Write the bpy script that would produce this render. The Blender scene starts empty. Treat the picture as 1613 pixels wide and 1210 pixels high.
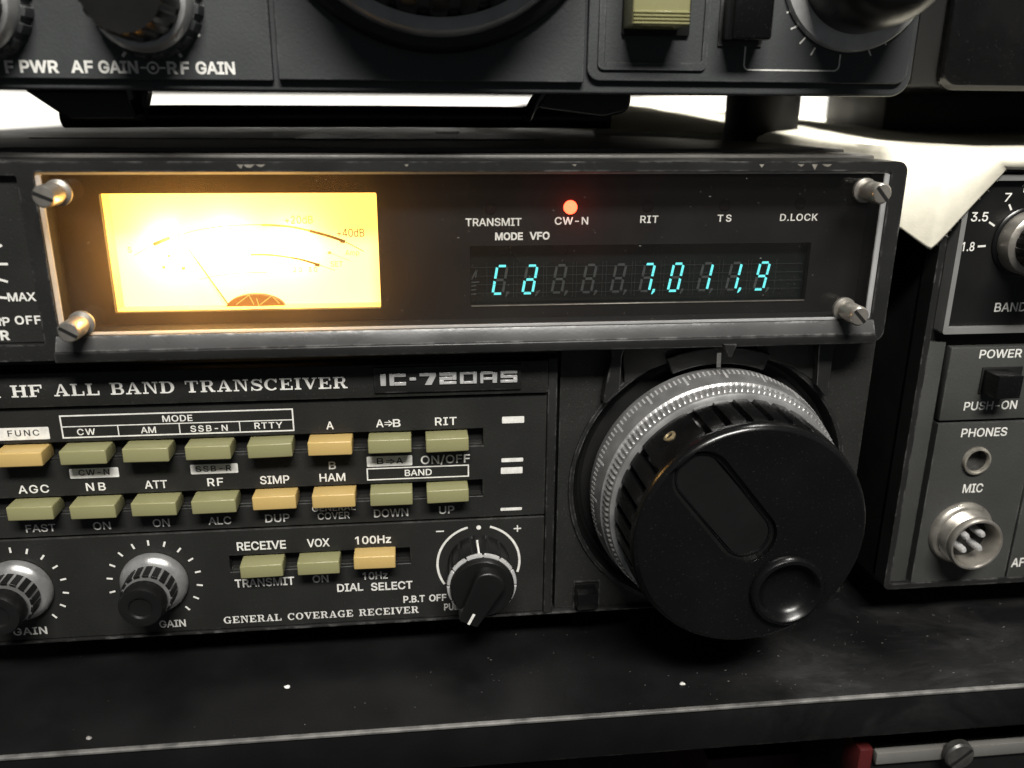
import bpy, bmesh, math, random
from mathutils import Vector, Matrix, noise
random.seed(7)
S = 0.001                      # everything below is written in millimetres
scene = bpy.context.scene
C = scene.collection
PI = math.pi

# ------------------------------------------------------------------ camera
W0, H0, F0 = 1613.0, 1210.0, 1340.0
CAMP = Vector((-30.86, -174.76, 125.77))
RT = Vector((0.99389686, -0.11009482, 0.00694056))
UP = Vector((0.02794348, 0.31212995, 0.94962838))
FW = Vector((0.10671552, 0.94363871, -0.31330141))
cam_d = bpy.data.cameras.new('camera'); cam = bpy.data.objects.new('camera', cam_d); C.objects.link(cam)
cam_d.sensor_width = 36.0; cam_d.lens = 36.0 * F0 / W0
cam_d.clip_start = 0.005; cam_d.clip_end = 20.0
cam.matrix_world = Matrix(((RT.x, UP.x, -FW.x, CAMP.x*S), (RT.y, UP.y, -FW.y, CAMP.y*S), (RT.z, UP.z, -FW.z, CAMP.z*S), (0, 0, 0, 1)))
cam_d.dof.use_dof = True; cam_d.dof.focus_distance = 0.184; cam_d.dof.aperture_fstop = 14.0
scene.camera = cam

# ------------------------------------------------------------------ world, lamps, exposure
world = bpy.data.worlds.new('World'); scene.world = world; world.use_nodes = True
world.node_tree.nodes['Background'].inputs[0].default_value = (0.9, 0.95, 1.0, 1)
world.node_tree.nodes['Background'].inputs[1].default_value = 0.055
def area(name, loc, target, sx, sy, power, col):
    l = bpy.data.lights.new(name, 'AREA'); l.shape = 'RECTANGLE'; l.size = sx*S; l.size_y = sy*S; l.energy = power; l.color = col
    o = bpy.data.objects.new(name, l); C.objects.link(o)
    o.location = Vector(loc)*S
    d = Vector(target) - Vector(loc)
    o.rotation_euler = d.to_track_quat('-Z', 'Y').to_euler()
    return o
area('ceiling_lamp', (30, -655, 810), (0, 0, 60), 480, 140, 17.0, (1.0, 0.97, 0.91))
area('cloth_fill_light', (260, 70, 900), (110, 0, 100), 300, 120, 9.0, (1.0, 0.97, 0.91))  # added fill light without a real source, brightens the cloth
area('rear_ceiling_lamp', (120, 250, 900), (120, 330, 100), 420, 120, 22.0, (1.0, 0.97, 0.91))
scene.view_settings.view_transform = 'Standard'; scene.view_settings.look = 'None'
scene.view_settings.exposure = 0.0; scene.view_settings.gamma = 1.0
scene.view_settings.use_curve_mapping = False
scene.cycles.max_bounces = 10; scene.cycles.transparent_max_bounces = 12
scene.cycles.use_denoising = True
scene.cycles.sample_clamp_indirect = 4.0

# ------------------------------------------------------------------ measuring: a photo point on a plane of constant depth / height
def at(px, py, Y=0.0):
    d = FW + RT*((px-806.5)/F0) - UP*((py-605.0)/F0)
    return CAMP + d*((Y-CAMP.y)/d.y)
def at_z(px, py, Z=0.0):
    d = FW + RT*((px-806.5)/F0) - UP*((py-605.0)/F0)
    return CAMP + d*((Z-CAMP.z)/d.z)

# ------------------------------------------------------------------ materials
def mat(name, base, rough=0.5, metal=0.0, bump=0.0, bscale=900.0, var=0.0, vscale=60.0, rvar=0.08, wear=0.0, wear_col=(0.30, 0.30, 0.29), spec=0.5, coat=0.0, flecks=0.0):
    m = bpy.data.materials.new(name); m.use_nodes = True
    nt = m.node_tree; N = nt.nodes; L = nt.links; b = N['Principled BSDF']
    b.inputs['Metallic'].default_value = metal
    b.inputs['Specular IOR Level'].default_value = spec
    if coat: b.inputs['Coat Weight'].default_value = coat; b.inputs['Coat Roughness'].default_value = 0.12
    tc = N.new('ShaderNodeTexCoord')
    n1 = N.new('ShaderNodeTexNoise'); n1.inputs['Scale'].default_value = vscale; n1.inputs['Detail'].default_value = 6
    L.new(tc.outputs['Object'], n1.inputs['Vector'])
    mr = N.new('ShaderNodeMapRange'); mr.inputs['From Min'].default_value = .3; mr.inputs['From Max'].default_value = .7
    mr.inputs['To Min'].default_value = max(0.02, rough-rvar); mr.inputs['To Max'].default_value = min(1, rough+rvar)
    L.new(n1.outputs['Fac'], mr.inputs['Value']); L.new(mr.outputs['Result'], b.inputs['Roughness'])
    mx = N.new('ShaderNodeMix'); mx.data_type = 'RGBA'
    lo = tuple(c*(1-var) for c in base) + (1,); hi = tuple(min(1, c*(1+var)) for c in base) + (1,)
    mx.inputs[6].default_value = lo; mx.inputs[7].default_value = hi
    mr2 = N.new('ShaderNodeMapRange'); mr2.inputs['From Min'].default_value = .3; mr2.inputs['From Max'].default_value = .7
    L.new(n1.outputs['Fac'], mr2.inputs['Value']); L.new(mr2.outputs['Result'], mx.inputs[0])
    out = mx.outputs[2]
    if flecks:
        nf = N.new('ShaderNodeTexNoise'); nf.inputs['Scale'].default_value = 2600; nf.inputs['Detail'].default_value = 2
        L.new(tc.outputs['Object'], nf.inputs['Vector'])
        rf = N.new('ShaderNodeMapRange'); rf.inputs['From Min'].default_value = .66; rf.inputs['From Max'].default_value = .74; rf.inputs['To Max'].default_value = flecks
        L.new(nf.outputs['Fac'], rf.inputs['Value'])
        m4 = N.new('ShaderNodeMix'); m4.data_type = 'RGBA'; m4.inputs[7].default_value = (.32, .31, .29, 1)
        L.new(rf.outputs['Result'], m4.inputs[0]); L.new(out, m4.inputs[6]); out = m4.outputs[2]
    if wear:
        bv = N.new('ShaderNodeBevel'); bv.samples = 4; bv.inputs['Radius'].default_value = 0.0006
        ge = N.new('ShaderNodeNewGeometry')
        dt = N.new('ShaderNodeVectorMath'); dt.operation = 'DOT_PRODUCT'
        L.new(bv.outputs['Normal'], dt.inputs[0]); L.new(ge.outputs['Normal'], dt.inputs[1])
        r3 = N.new('ShaderNodeMapRange'); r3.inputs['From Min'].default_value = 0.995; r3.inputs['From Max'].default_value = 0.93
        L.new(dt.outputs['Value'], r3.inputs['Value'])
        n3 = N.new('ShaderNodeTexNoise'); n3.inputs['Scale'].default_value = 240; n3.inputs['Detail'].default_value = 8; n3.inputs['Roughness'].default_value = .7
        L.new(tc.outputs['Object'], n3.inputs['Vector'])
        r4 = N.new('ShaderNodeMapRange'); r4.inputs['From Min'].default_value = 0.48; r4.inputs['From Max'].default_value = 0.66
        L.new(n3.outputs['Fac'], r4.inputs['Value'])
        mu = N.new('ShaderNodeMath'); mu.operation = 'MULTIPLY'; L.new(r3.outputs['Result'], mu.inputs[0]); L.new(r4.outputs['Result'], mu.inputs[1])
        mu2 = N.new('ShaderNodeMath'); mu2.operation = 'MULTIPLY'; L.new(mu.outputs[0], mu2.inputs[0]); mu2.inputs[1].default_value = wear
        m3 = N.new('ShaderNodeMix'); m3.data_type = 'RGBA'; m3.inputs[7].default_value = wear_col + (1,)
        L.new(mu2.outputs[0], m3.inputs[0]); L.new(out, m3.inputs[6]); out = m3.outputs[2]
    L.new(out, b.inputs['Base Color'])
    if bump:
        n2 = N.new('ShaderNodeTexNoise'); n2.inputs['Scale'].default_value = bscale; n2.inputs['Detail'].default_value = 3
        L.new(tc.outputs['Object'], n2.inputs['Vector'])
        bp = N.new('ShaderNodeBump'); bp.inputs['Strength'].default_value = bump; bp.inputs['Distance'].default_value = 0.0001
        L.new(n2.outputs['Fac'], bp.inputs['Height']); L.new(bp.outputs['Normal'], b.inputs['Normal'])
    return m
def emit(name, col, strength, base=(0.02, 0.02, 0.02)):
    m = bpy.data.materials.new(name); m.use_nodes = True
    b = m.node_tree.nodes['Principled BSDF']
    b.inputs['Base Color'].default_value = base + (1,)
    b.inputs['Emission Color'].default_value = col + (1,); b.inputs['Emission Strength'].default_value = strength
    b.inputs['Roughness'].default_value = .6
    n = m.node_tree.nodes.new('ShaderNodeTexNoise'); n.inputs['Scale'].default_value = 400
    r = m.node_tree.nodes.new('ShaderNodeMapRange'); r.inputs['To Min'].default_value = .5; r.inputs['To Max'].default_value = .7
    m.node_tree.links.new(n.outputs['Fac'], r.inputs['Value']); m.node_tree.links.new(r.outputs['Result'], b.inputs['Roughness'])
    return m
M = {}
M['panel'] = mat('panel_plastic', (0.0165, 0.0165, 0.0155), .50, spec=.34, bump=.5, bscale=2200, var=.12, wear=.35, wear_col=(.16, .16, .15), flecks=.10)
M['frame'] = mat('frame_plastic', (0.0145, 0.0145, 0.0145), .36, spec=.42, bump=.30, bscale=1500, var=.12, wear=.40, flecks=.06)
M['black'] = mat('black_plastic', (0.0065, 0.0065, 0.0065), .36, spec=.42, bump=.15, bscale=1500, var=.15)
M['gloss'] = mat('glossy_black', (0.0034, 0.0034, 0.0036), .25, spec=.40, bump=.12, bscale=1600, var=.15, rvar=.09, flecks=.05)
M['dull'] = mat('dull_black', (0.006, 0.006, 0.006), .62, spec=.3, bump=.3, bscale=1200, var=.15)
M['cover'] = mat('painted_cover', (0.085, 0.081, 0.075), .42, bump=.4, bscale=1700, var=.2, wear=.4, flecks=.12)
M['face'] = mat('window_face', (0.0065, 0.006, 0.006), .5, spec=.3, var=.1)
M['ink'] = mat('white_ink', (0.74, 0.73, 0.69), .55, var=.16, vscale=700)
M['ink_dim'] = mat('dark_ink', (0.02, 0.02, 0.02), .55, var=.06)
M['olive'] = mat('olive_plastic', (0.255, 0.245, 0.122), .30, bump=.08, bscale=1500, var=.05)
M['tan'] = mat('tan_plastic', (0.52, 0.365, 0.135), .30, bump=.08, bscale=1500, var=.05)
M['silver'] = mat('satin_silver', (0.43, 0.428, 0.425), .36, metal=.70, bump=.2, bscale=2500, var=.16, vscale=220)
M['nickel'] = mat('worn_nickel', (0.40, 0.375, 0.335), .34, metal=.75, bump=.2, bscale=900, var=.22, vscale=300)
M['dullmetal'] = mat('tarnished_metal', (0.30, 0.28, 0.24), .45, metal=.5, bump=.3, bscale=900, var=.35, vscale=350)
M['bright'] = mat('bright_ring', (0.55, 0.545, 0.54), .35, metal=.35, bump=.15, bscale=1500, var=.12, vscale=300)
M['ledge'] = mat('ledge_plastic', (0.065, 0.065, 0.065), .30, bump=.2, bscale=1500, var=.15, wear=.8, wear_col=(.4, .4, .39))
M['darkmetal'] = mat('blackened_metal', (0.07, 0.068, 0.065), .4, metal=.4, bump=.3, bscale=900, var=.3, vscale=350)
M['edge'] = mat('worn_edge', (0.115, 0.112, 0.107), .55, bump=.8, bscale=700, var=.45, vscale=260)
M['lacquer'] = mat('black_lacquer', (0.006, 0.006, 0.006), .14, spec=.9, bump=.1, bscale=700, rvar=.05)
M['brass'] = mat('old_brass', (0.30, 0.24, 0.14), .5, metal=.6, bump=.4, bscale=900, var=.35, vscale=600)
M['panel_up'] = mat('upper_panel_paint', (0.040, 0.044, 0.045), .55, spec=.4, bump=.5, bscale=1700, var=.12, wear=.35, flecks=.08)
M['panel_tu'] = mat('tuner_panel_paint', (0.044, 0.045, 0.043), .55, spec=.35, bump=.6, bscale=1900, var=.10, wear=.3, flecks=.06)
M['bezel_tu'] = mat('tuner_bezel_metal', (0.30, 0.30, 0.29), .45, metal=.5, bump=.3, bscale=900, var=.12)
M['seg'] = emit('lit_segment', (0.16, 0.95, 0.95), 1.25)
M['ghost'] = mat('unlit_segment', (0.040, 0.046, 0.046), .6, var=.1)
M['led_on'] = emit('lit_lamp', (1.0, 0.05, 0.02), 11.5, (.5, .02, .02))
M['led_off'] = mat('unlit_lamp', (0.007, 0.0045, 0.0045), .75, spec=.15, var=.1)
M['vfd'] = mat('display_glass', (0.005, 0.007, 0.007), .25, var=.2)
M['dial_face'] = emit('backlit_dial', (1.0, 0.70, 0.15), 1.25, (.80, .72, .50))
M['dial_wall'] = mat('dial_wall', (0.85, 0.62, 0.22), .6, var=.05)
M['dial_ink'] = emit('dial_ink', (0.50, 0.20, 0.02), .40, (.008, .004, .001))
M['dial_ink_faint'] = emit('dial_ink_faint', (0.95, 0.66, 0.16), .85, (.02, .012, .003))  # glow in the colour stands in for glare washing out the print
M['hub'] = emit('translucent_hub', (0.55, 0.16, 0.02), .60, (.03, .01, .003))
M['cloth'] = mat('cream_felt', (0.86, 0.82, 0.68), .95, bump=.35, bscale=2200, var=.07, vscale=300)
M['wall'] = mat('white_paint', (0.82, 0.81, 0.78), .7, bump=.1, bscale=60, var=.03)
M['red'] = mat('red_plastic', (0.06, 0.005, 0.005), .5, var=.15)
M['red_dark'] = mat('dark_red_paint', (0.030, 0.004, 0.004), .5, var=.15)
M['strip'] = mat('pale_strip', (0.13, 0.127, 0.118), .5, var=.15)
M['dust'] = mat('dust_fleck', (0.24, 0.23, 0.215), .9, var=.25, vscale=900)

def pane_mat(name, diffuse_amt, edge=False):
    m = bpy.data.materials.new(name); m.use_nodes = True
    nt = m.node_tree; N = nt.nodes; L = nt.links
    N.remove(N['Principled BSDF']); out = N['Material Output']
    tr = N.new('ShaderNodeBsdfTransparent'); tr.inputs[0].default_value = (.97, .97, .97, 1)
    gl = N.new('ShaderNodeBsdfGlossy'); gl.inputs['Roughness'].default_value = .03
    fr = N.new('ShaderNodeFresnel'); fr.inputs['IOR'].default_value = 1.49
    ge = N.new('ShaderNodeNewGeometry'); sb = N.new('ShaderNodeMath'); sb.operation = 'SUBTRACT'; sb.inputs[0].default_value = 1.0; L.new(ge.outputs['Backfacing'], sb.inputs[1])
    fm = N.new('ShaderNodeMath'); fm.operation = 'MULTIPLY'; L.new(fr.outputs[0], fm.inputs[0]); L.new(sb.outputs[0], fm.inputs[1])
    mix = N.new('ShaderNodeMixShader'); L.new(fm.outputs[0], mix.inputs[0]); L.new(tr.outputs[0], mix.inputs[1]); L.new(gl.outputs[0], mix.inputs[2])
    tl = N.new('ShaderNodeBsdfTranslucent'); tl.inputs[0].default_value = (.95, .95, .95, 1) if edge else (.98, .72, .42, 1)
    df = N.new('ShaderNodeBsdfDiffuse'); df.inputs[0].default_value = (.6, .6, .6, 1)
    m0 = N.new('ShaderNodeMixShader'); m0.inputs[0].default_value = .5 if edge else .12
    L.new(tl.outputs[0], m0.inputs[1]); L.new(df.outputs[0], m0.inputs[2])
    m2 = N.new('ShaderNodeMixShader')
    tc = N.new('ShaderNodeTexCoord'); ns = N.new('ShaderNodeTexNoise'); ns.inputs['Scale'].default_value = 90; ns.inputs['Detail'].default_value = 8
    L.new(tc.outputs['Object'], ns.inputs['Vector'])
    mr = N.new('ShaderNodeMapRange'); mr.inputs['From Min'].default_value = .3; mr.inputs['From Max'].default_value = .7
    mr.inputs['To Min'].default_value = diffuse_amt*.75; mr.inputs['To Max'].default_value = diffuse_amt*1.25
    L.new(ns.outputs['Fac'], mr.inputs['Value']); L.new(mr.outputs['Result'], m2.inputs[0])
    L.new(mix.outputs[0], m2.inputs[1]); L.new(m0.outputs[0], m2.inputs[2])
    L.new(m2.outputs[0], out.inputs['Surface'])
    return m
M['pane'] = pane_mat('glow_haze_acrylic', .024)  # orange-tinted scatter imitates the lens glare and glow around the meter
M['pane_edge'] = pane_mat('acrylic_edge', .75, True)

def shelf_mat():
    m = mat('black_shelf', (0.0055, 0.0055, 0.0058), .36, spec=.36, bump=.35, bscale=1100, var=.2, wear=1.0, wear_col=(.30, .29, .27))
    nt = m.node_tree; N = nt.nodes; L = nt.links; b = N['Principled BSDF']
    src = b.inputs['Base Color'].links[0].from_socket
    tc = N.new('ShaderNodeTexCoord'); mp = N.new('ShaderNodeMapping'); mp.inputs['Scale'].default_value = (1.0, 2.2, 1.0); mp.inputs['Rotation'].default_value = (0, 0, .6)
    L.new(tc.outputs['Object'], mp.inputs['Vector'])
    n = N.new('ShaderNodeTexNoise'); n.inputs['Scale'].default_value = 26; n.inputs['Detail'].default_value = 9; n.inputs['Roughness'].default_value = .68; n.inputs['Distortion'].default_value = .6
    L.new(mp.outputs[0], n.inputs['Vector'])
    r = N.new('ShaderNodeMapRange'); r.inputs['From Min'].default_value = .46; r.inputs['From Max'].default_value = .70; r.inputs['To Max'].default_value = .45
    L.new(n.outputs['Fac'], r.inputs['Value'])
    sx = N.new('ShaderNodeSeparateXYZ'); L.new(tc.outputs['Object'], sx.inputs[0])
    rx = N.new('ShaderNodeMapRange'); rx.inputs['From Min'].default_value = .02; rx.inputs['From Max'].default_value = .07; rx.inputs['To Min'].default_value = .05; rx.inputs['To Max'].default_value = 1.0
    L.new(sx.outputs[0], rx.inputs['Value'])
    mu = N.new('ShaderNodeMath'); mu.operation = 'MULTIPLY'; L.new(r.outputs[0], mu.inputs[0]); L.new(rx.outputs[0], mu.inputs[1])
    mx = N.new('ShaderNodeMix'); mx.data_type = 'RGBA'; mx.inputs[7].default_value = (.026, .0255, .025, 1)
    L.new(mu.outputs[0], mx.inputs[0]); L.new(src, mx.inputs[6]); L.new(mx.outputs[2], b.inputs['Base Color'])
    # dusty film also dulls the gloss
    rs = b.inputs['Roughness'].links[0].from_socket
    ad = N.new('ShaderNodeMath'); ad.operation = 'MULTIPLY_ADD'; L.new(mu.outputs[0], ad.inputs[0]); ad.inputs[1].default_value = .6; L.new(rs, ad.inputs[2])
    L.new(ad.outputs[0], b.inputs['Roughness'])
    return m
M['shelf'] = shelf_mat()

# ------------------------------------------------------------------ mesh helpers

def triangulate(loops):
    """ear clipping of an outline with holes; returns index triples into the concatenated loops"""
    pts = [p for l in loops for p in l]; idx = []; k = 0
    for l in loops: idx.append(list(range(k, k+len(l)))); k += len(l)
    def area2(ii): return sum(pts[ii[j-1]][0]*pts[ii[j]][1]-pts[ii[j]][0]*pts[ii[j-1]][1] for j in range(len(ii)))
    def cr(a, b, c): return (pts[b][0]-pts[a][0])*(pts[c][1]-pts[a][1])-(pts[b][1]-pts[a][1])*(pts[c][0]-pts[a][0])
    out = max(idx, key=lambda ii: abs(area2(ii))); holes = [ii for ii in idx if ii is not out]
    if area2(out) < 0: out = out[::-1]
    poly = list(out)
    holes = [h if area2(h) < 0 else h[::-1] for h in holes]
    holes.sort(key=lambda h: -max(pts[i][0] for i in h))
    for h in holes:
        m = max(range(len(h)), key=lambda j: pts[h[j]][0]); M_ = h[m]; mx, my = pts[M_]
        best = None
        n = len(poly)
        # nearest outline corner that the hole corner can see
        cand = sorted(range(n), key=lambda j: (pts[poly[j]][0]-mx)**2+(pts[poly[j]][1]-my)**2)
        segs = [(poly[j], poly[(j+1) % n]) for j in range(n)]+[(q[j-1], q[j]) for q in holes for j in range(len(q))]
        for j in cand:
            P = poly[j]; ok = True
            a, b = poly[j-1], poly[(j+1) % n]
            if cr(a, P, b) >= 0:
                if not (cr(a, P, M_) >= 0 and cr(P, b, M_) >= 0): continue
            elif not (cr(a, P, M_) >= 0 or cr(P, b, M_) >= 0): continue
            for (u, v) in segs:
                if u in (P, M_) or v in (P, M_): continue
                if pts[u] == pts[P] or pts[v] == pts[P]: continue
                if cr(M_, P, u)*cr(M_, P, v) < 0 and cr(u, v, M_)*cr(u, v, P) < 0: ok = False; break
            if ok: best = j; break
        if best is None: best = cand[0]
        poly = poly[:best+1]+h[m:]+h[:m+1]+poly[best:]
    tris = []; P = poly; guard = 0; i = 0
    while len(P) > 3 and guard < 2*len(P)+5:
        n = len(P); i %= n; a, b, c = P[i-1], P[i], P[(i+1) % n]; ok = cr(a, b, c) > 1e-12
        if ok:
            for q in P:
                if q in (a, b, c): continue
                pq = pts[q]
                if pq == pts[a] or pq == pts[b] or pq == pts[c]: continue
                if cr(a, b, q) >= 0 and cr(b, c, q) >= 0 and cr(c, a, q) >= 0: ok = False; break
        if ok: tris.append((a, b, c)); P = P[:i]+P[i+1:]; guard = 0
        elif abs(cr(a, b, c)) <= 1e-12: P = P[:i]+P[i+1:]; guard = 0
        else: i += 1; guard += 1
    if len(P) == 3: tris.append(tuple(P))
    return tris

class MB:
    """collects shapes (millimetres); build() links them as ONE mesh object"""
    def __init__(s): s.bm = bmesh.new(); s.holed = False
    def box(s, x0, x1, y0, y1, z0, z1, bev=0.0, seg=2, mi=0):
        t = bmesh.new()
        bmesh.ops.create_cube(t, size=1.0)
        for v in t.verts:
            v.co = Vector((x0+(v.co.x+.5)*(x1-x0), y0+(v.co.y+.5)*(y1-y0), z0+(v.co.z+.5)*(z1-z0)))
        if bev: bmesh.ops.bevel(t, geom=list(t.edges), offset=bev, segments=seg, affect='EDGES', profile=.5)
        s.merge(t, mi); return s
    def merge(s, t, mi=0, mtx=None):
        if mtx is not None: bmesh.ops.transform(t, matrix=mtx, verts=list(t.verts))
        vm = {}
        for v in t.verts: vm[v] = s.bm.verts.new(v.co)
        for f in t.faces:
            try:
                nf = s.bm.faces.new([vm[v] for v in f.verts]); nf.material_index = mi if mi else f.material_index
            except ValueError: pass
        t.free()
    def hexa(s, b, t, mi=0):
        """eight corners: four of one face, four of the opposite face"""
        v = [s.bm.verts.new(Vector(p)) for p in list(b)+list(t)]
        for q in ((3, 2, 1, 0), (4, 5, 6, 7), (0, 1, 5, 4), (1, 2, 6, 5), (2, 3, 7, 6), (3, 0, 4, 7)):
            f = s.bm.faces.new([v[i] for i in q]); f.material_index = mi
        return s
    def lathe(s, prof, cx=0, cz=0, n=64, fn=None, y0=0, cap0=True, cap1=True, mi=0):
        """profile of (radius, y) turned about an axis along y; fn(theta, i, r) -> r"""
        rings = []
        for i, (r, y) in enumerate(prof):
            ring = []
            if r < 1e-6: ring = [s.bm.verts.new((cx, y0+y, cz))]
            else:
                for k in range(n):
                    a = 2*PI*k/n; rr = fn(a, i, r) if fn else r
                    ring.append(s.bm.verts.new((cx+rr*math.cos(a), y0+y, cz+rr*math.sin(a))))
            rings.append(ring)
        for A, B in zip(rings, rings[1:]):
            for k in range(n):
                k2 = (k+1) % n
                if len(A) == 1 and len(B) == 1: break
                if len(A) == 1: f = s.bm.faces.new((A[0], B[k], B[k2]))
                elif len(B) == 1: f = s.bm.faces.new((A[k], B[0], A[k2]))
                else: f = s.bm.faces.new((A[k], B[k], B[k2], A[k2]))
                f.material_index = mi
        if cap0 and len(rings[0]) > 1: s.bm.faces.new(rings[0]).material_index = mi
        if cap1 and len(rings[-1]) > 1: s.bm.faces.new(rings[-1]).material_index = mi
        return s
    def plate(s, outer, holes, yf, yb, mi=0):
        """outline in (x,z) with holes, extruded from yf to yb"""
        if holes: s.holed = True
        t = bmesh.new(); loops = []; flat_v = []
        for pts in [outer]+list(holes):
            vs = [t.verts.new((x, yf, z)) for x, z in pts]; loops.append(vs); flat_v += vs
        if holes:
            for tri in triangulate([outer]+list(holes)):
                try: t.faces.new([flat_v[i] for i in tri])
                except ValueError: pass
        else: t.faces.new(loops[0])
        front = list(t.faces); bm_ = {}
        for v in list(t.verts): bm_[v] = t.verts.new((v.co.x, yb, v.co.z))
        for f in front: t.faces.new([bm_[v] for v in reversed(f.verts)])
        for vs in loops:
            for a, b in zip(vs, vs[1:]+vs[:1]): t.faces.new((a, b, bm_[b], bm_[a]))
        bmesh.ops.recalc_face_normals(t, faces=list(t.faces))
        s.merge(t, mi); return s
    def flat(s, pts, y, mi=0):
        """flat polygon of (x,z) facing the viewer side (-y)"""
        f = s.bm.faces.new([s.bm.verts.new((x, y, z)) for x, z in pts]); f.material_index = mi
        f.normal_update()
        if f.normal.y > 0: f.normal_flip()
        return s
    def ribbon(s, pts, w, y, mi=0):
        """flat stroke along (x,z) points; w a width or one per point"""
        n = len(pts); ws = w if isinstance(w, (list, tuple)) else [w]*n
        L, R = [], []
        for i, (x, z) in enumerate(pts):
            a = pts[max(0, i-1)]; b = pts[min(n-1, i+1)]
            dx, dz = b[0]-a[0], b[1]-a[1]; l = math.hypot(dx, dz) or 1
            nx, nz = -dz/l*ws[i]/2, dx/l*ws[i]/2
            L.append((x+nx, z+nz)); R.append((x-nx, z-nz))
        for i in range(n-1): s.flat([L[i], L[i+1], R[i+1], R[i]], y, mi)
        return s
    def tube(s, path, r, n=12, mi=0):
        P = [Vector(p) for p in path]; rings = []
        for i, p in enumerate(P):
            d = (P[min(i+1, len(P)-1)]-P[max(i-1, 0)]).normalized()
            u = d.cross(Vector((0.13, .31, 1))).normalized(); v = d.cross(u)
            rr = r[i] if isinstance(r, (list, tuple)) else r
            rings.append([s.bm.verts.new(p+(u*math.cos(2*PI*k/n)+v*math.sin(2*PI*k/n))*rr) for k in range(n)])
        for A, B in zip(rings, rings[1:]):
            for k in range(n): s.bm.faces.new((A[k], A[(k+1) % n], B[(k+1) % n], B[k])).material_index = mi
        s.bm.faces.new(rings[0]); s.bm.faces.new(rings[-1]); return s
    def build(s, name, mats, parent=None, loc=(0, 0, 0), rot=None, bevel=0.0, smooth=38, recalc=True, bseg=2):
        bm = s.bm
        if bevel: bmesh.ops.remove_doubles(bm, verts=list(bm.verts), dist=1e-4)
        if recalc: bmesh.ops.recalc_face_normals(bm, faces=list(bm.faces))
        bmesh.ops.scale(bm, vec=(S, S, S), verts=list(bm.verts))
        me = bpy.data.meshes.new(name); bm.to_mesh(me); bm.free()
        for m_ in (mats if isinstance(mats, (list, tuple)) else [mats]): me.materials.append(m_)
        if s.holed and bevel: smooth = 0
        if smooth:
            me.polygons.foreach_set('use_smooth', [True]*len(me.polygons))
            me.set_sharp_from_angle(angle=math.radians(smooth))
        o = bpy.data.objects.new(name, me); C.objects.link(o)
        o.location = Vector(loc)*S
        if rot: o.rotation_euler = rot
        if parent is not None: hang(o, parent)
        if bevel:
            md = o.modifiers.new('soft_edges', 'BEVEL'); md.width = bevel*S; md.segments = bseg; md.limit_method = 'ANGLE'; md.angle_limit = math.radians(35); md.harden_normals = bool(smooth)
        return o
WORLD = {}
def hang(o, parent):
    o.parent = parent
    p = parent; off = Vector((0, 0, 0))
    while p is not None:
        off += p.matrix_parent_inverse.to_translation() + p.location; p = p.parent
    o.matrix_parent_inverse = Matrix.Translation(-off)
def thing(name, label, cat, loc=(0, 0, 0), group=None):
    o = bpy.data.objects.new(name, None); C.objects.link(o); o.location = Vector(loc)*S
    o.empty_display_size = .02
    o['label'] = label; o['category'] = cat
    if group: o['group'] = group
    return o
def tag(o, label, cat, group=None, kind=None):
    o['label'] = label; o['category'] = cat
    if group: o['group'] = group
    if kind: o['kind'] = kind
    return o
def rect(x0, x1, z0, z1, r=0.0, n=5):
    if r <= 0: return [(x0, z0), (x1, z0), (x1, z1), (x0, z1)]
    out = []
    for cx, cz, a0 in ((x1-r, z0+r, -90), (x1-r, z1-r, 0), (x0+r, z1-r, 90), (x0+r, z0+r, 180)):
        for k in range(n+1):
            a = math.radians(a0+90*k/n); out.append((cx+r*math.cos(a), cz+r*math.sin(a)))
    return out
def circ(cx, cz, r, n=64, a0=0): return [(cx+r*math.cos(a0+2*PI*k/n), cz+r*math.sin(a0+2*PI*k/n)) for k in range(n)]
def arc(cx, cz, r, d0, d1, n=40): return [(cx+r*math.cos(math.radians(d0+(d1-d0)*k/n)), cz+r*math.sin(math.radians(d0+(d1-d0)*k/n))) for k in range(n+1)]
def stadium(ax, az, bx, bz, r, n=14):
    t = math.atan2(bz-az, bx-ax); out = []
    for k in range(n+1): a = t-PI/2+PI*k/n; out.append((bx+r*math.cos(a), bz+r*math.sin(a)))
    for k in range(n+1): a = t+PI/2+PI*k/n; out.append((ax+r*math.cos(a), az+r*math.sin(a)))
    return out

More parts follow.
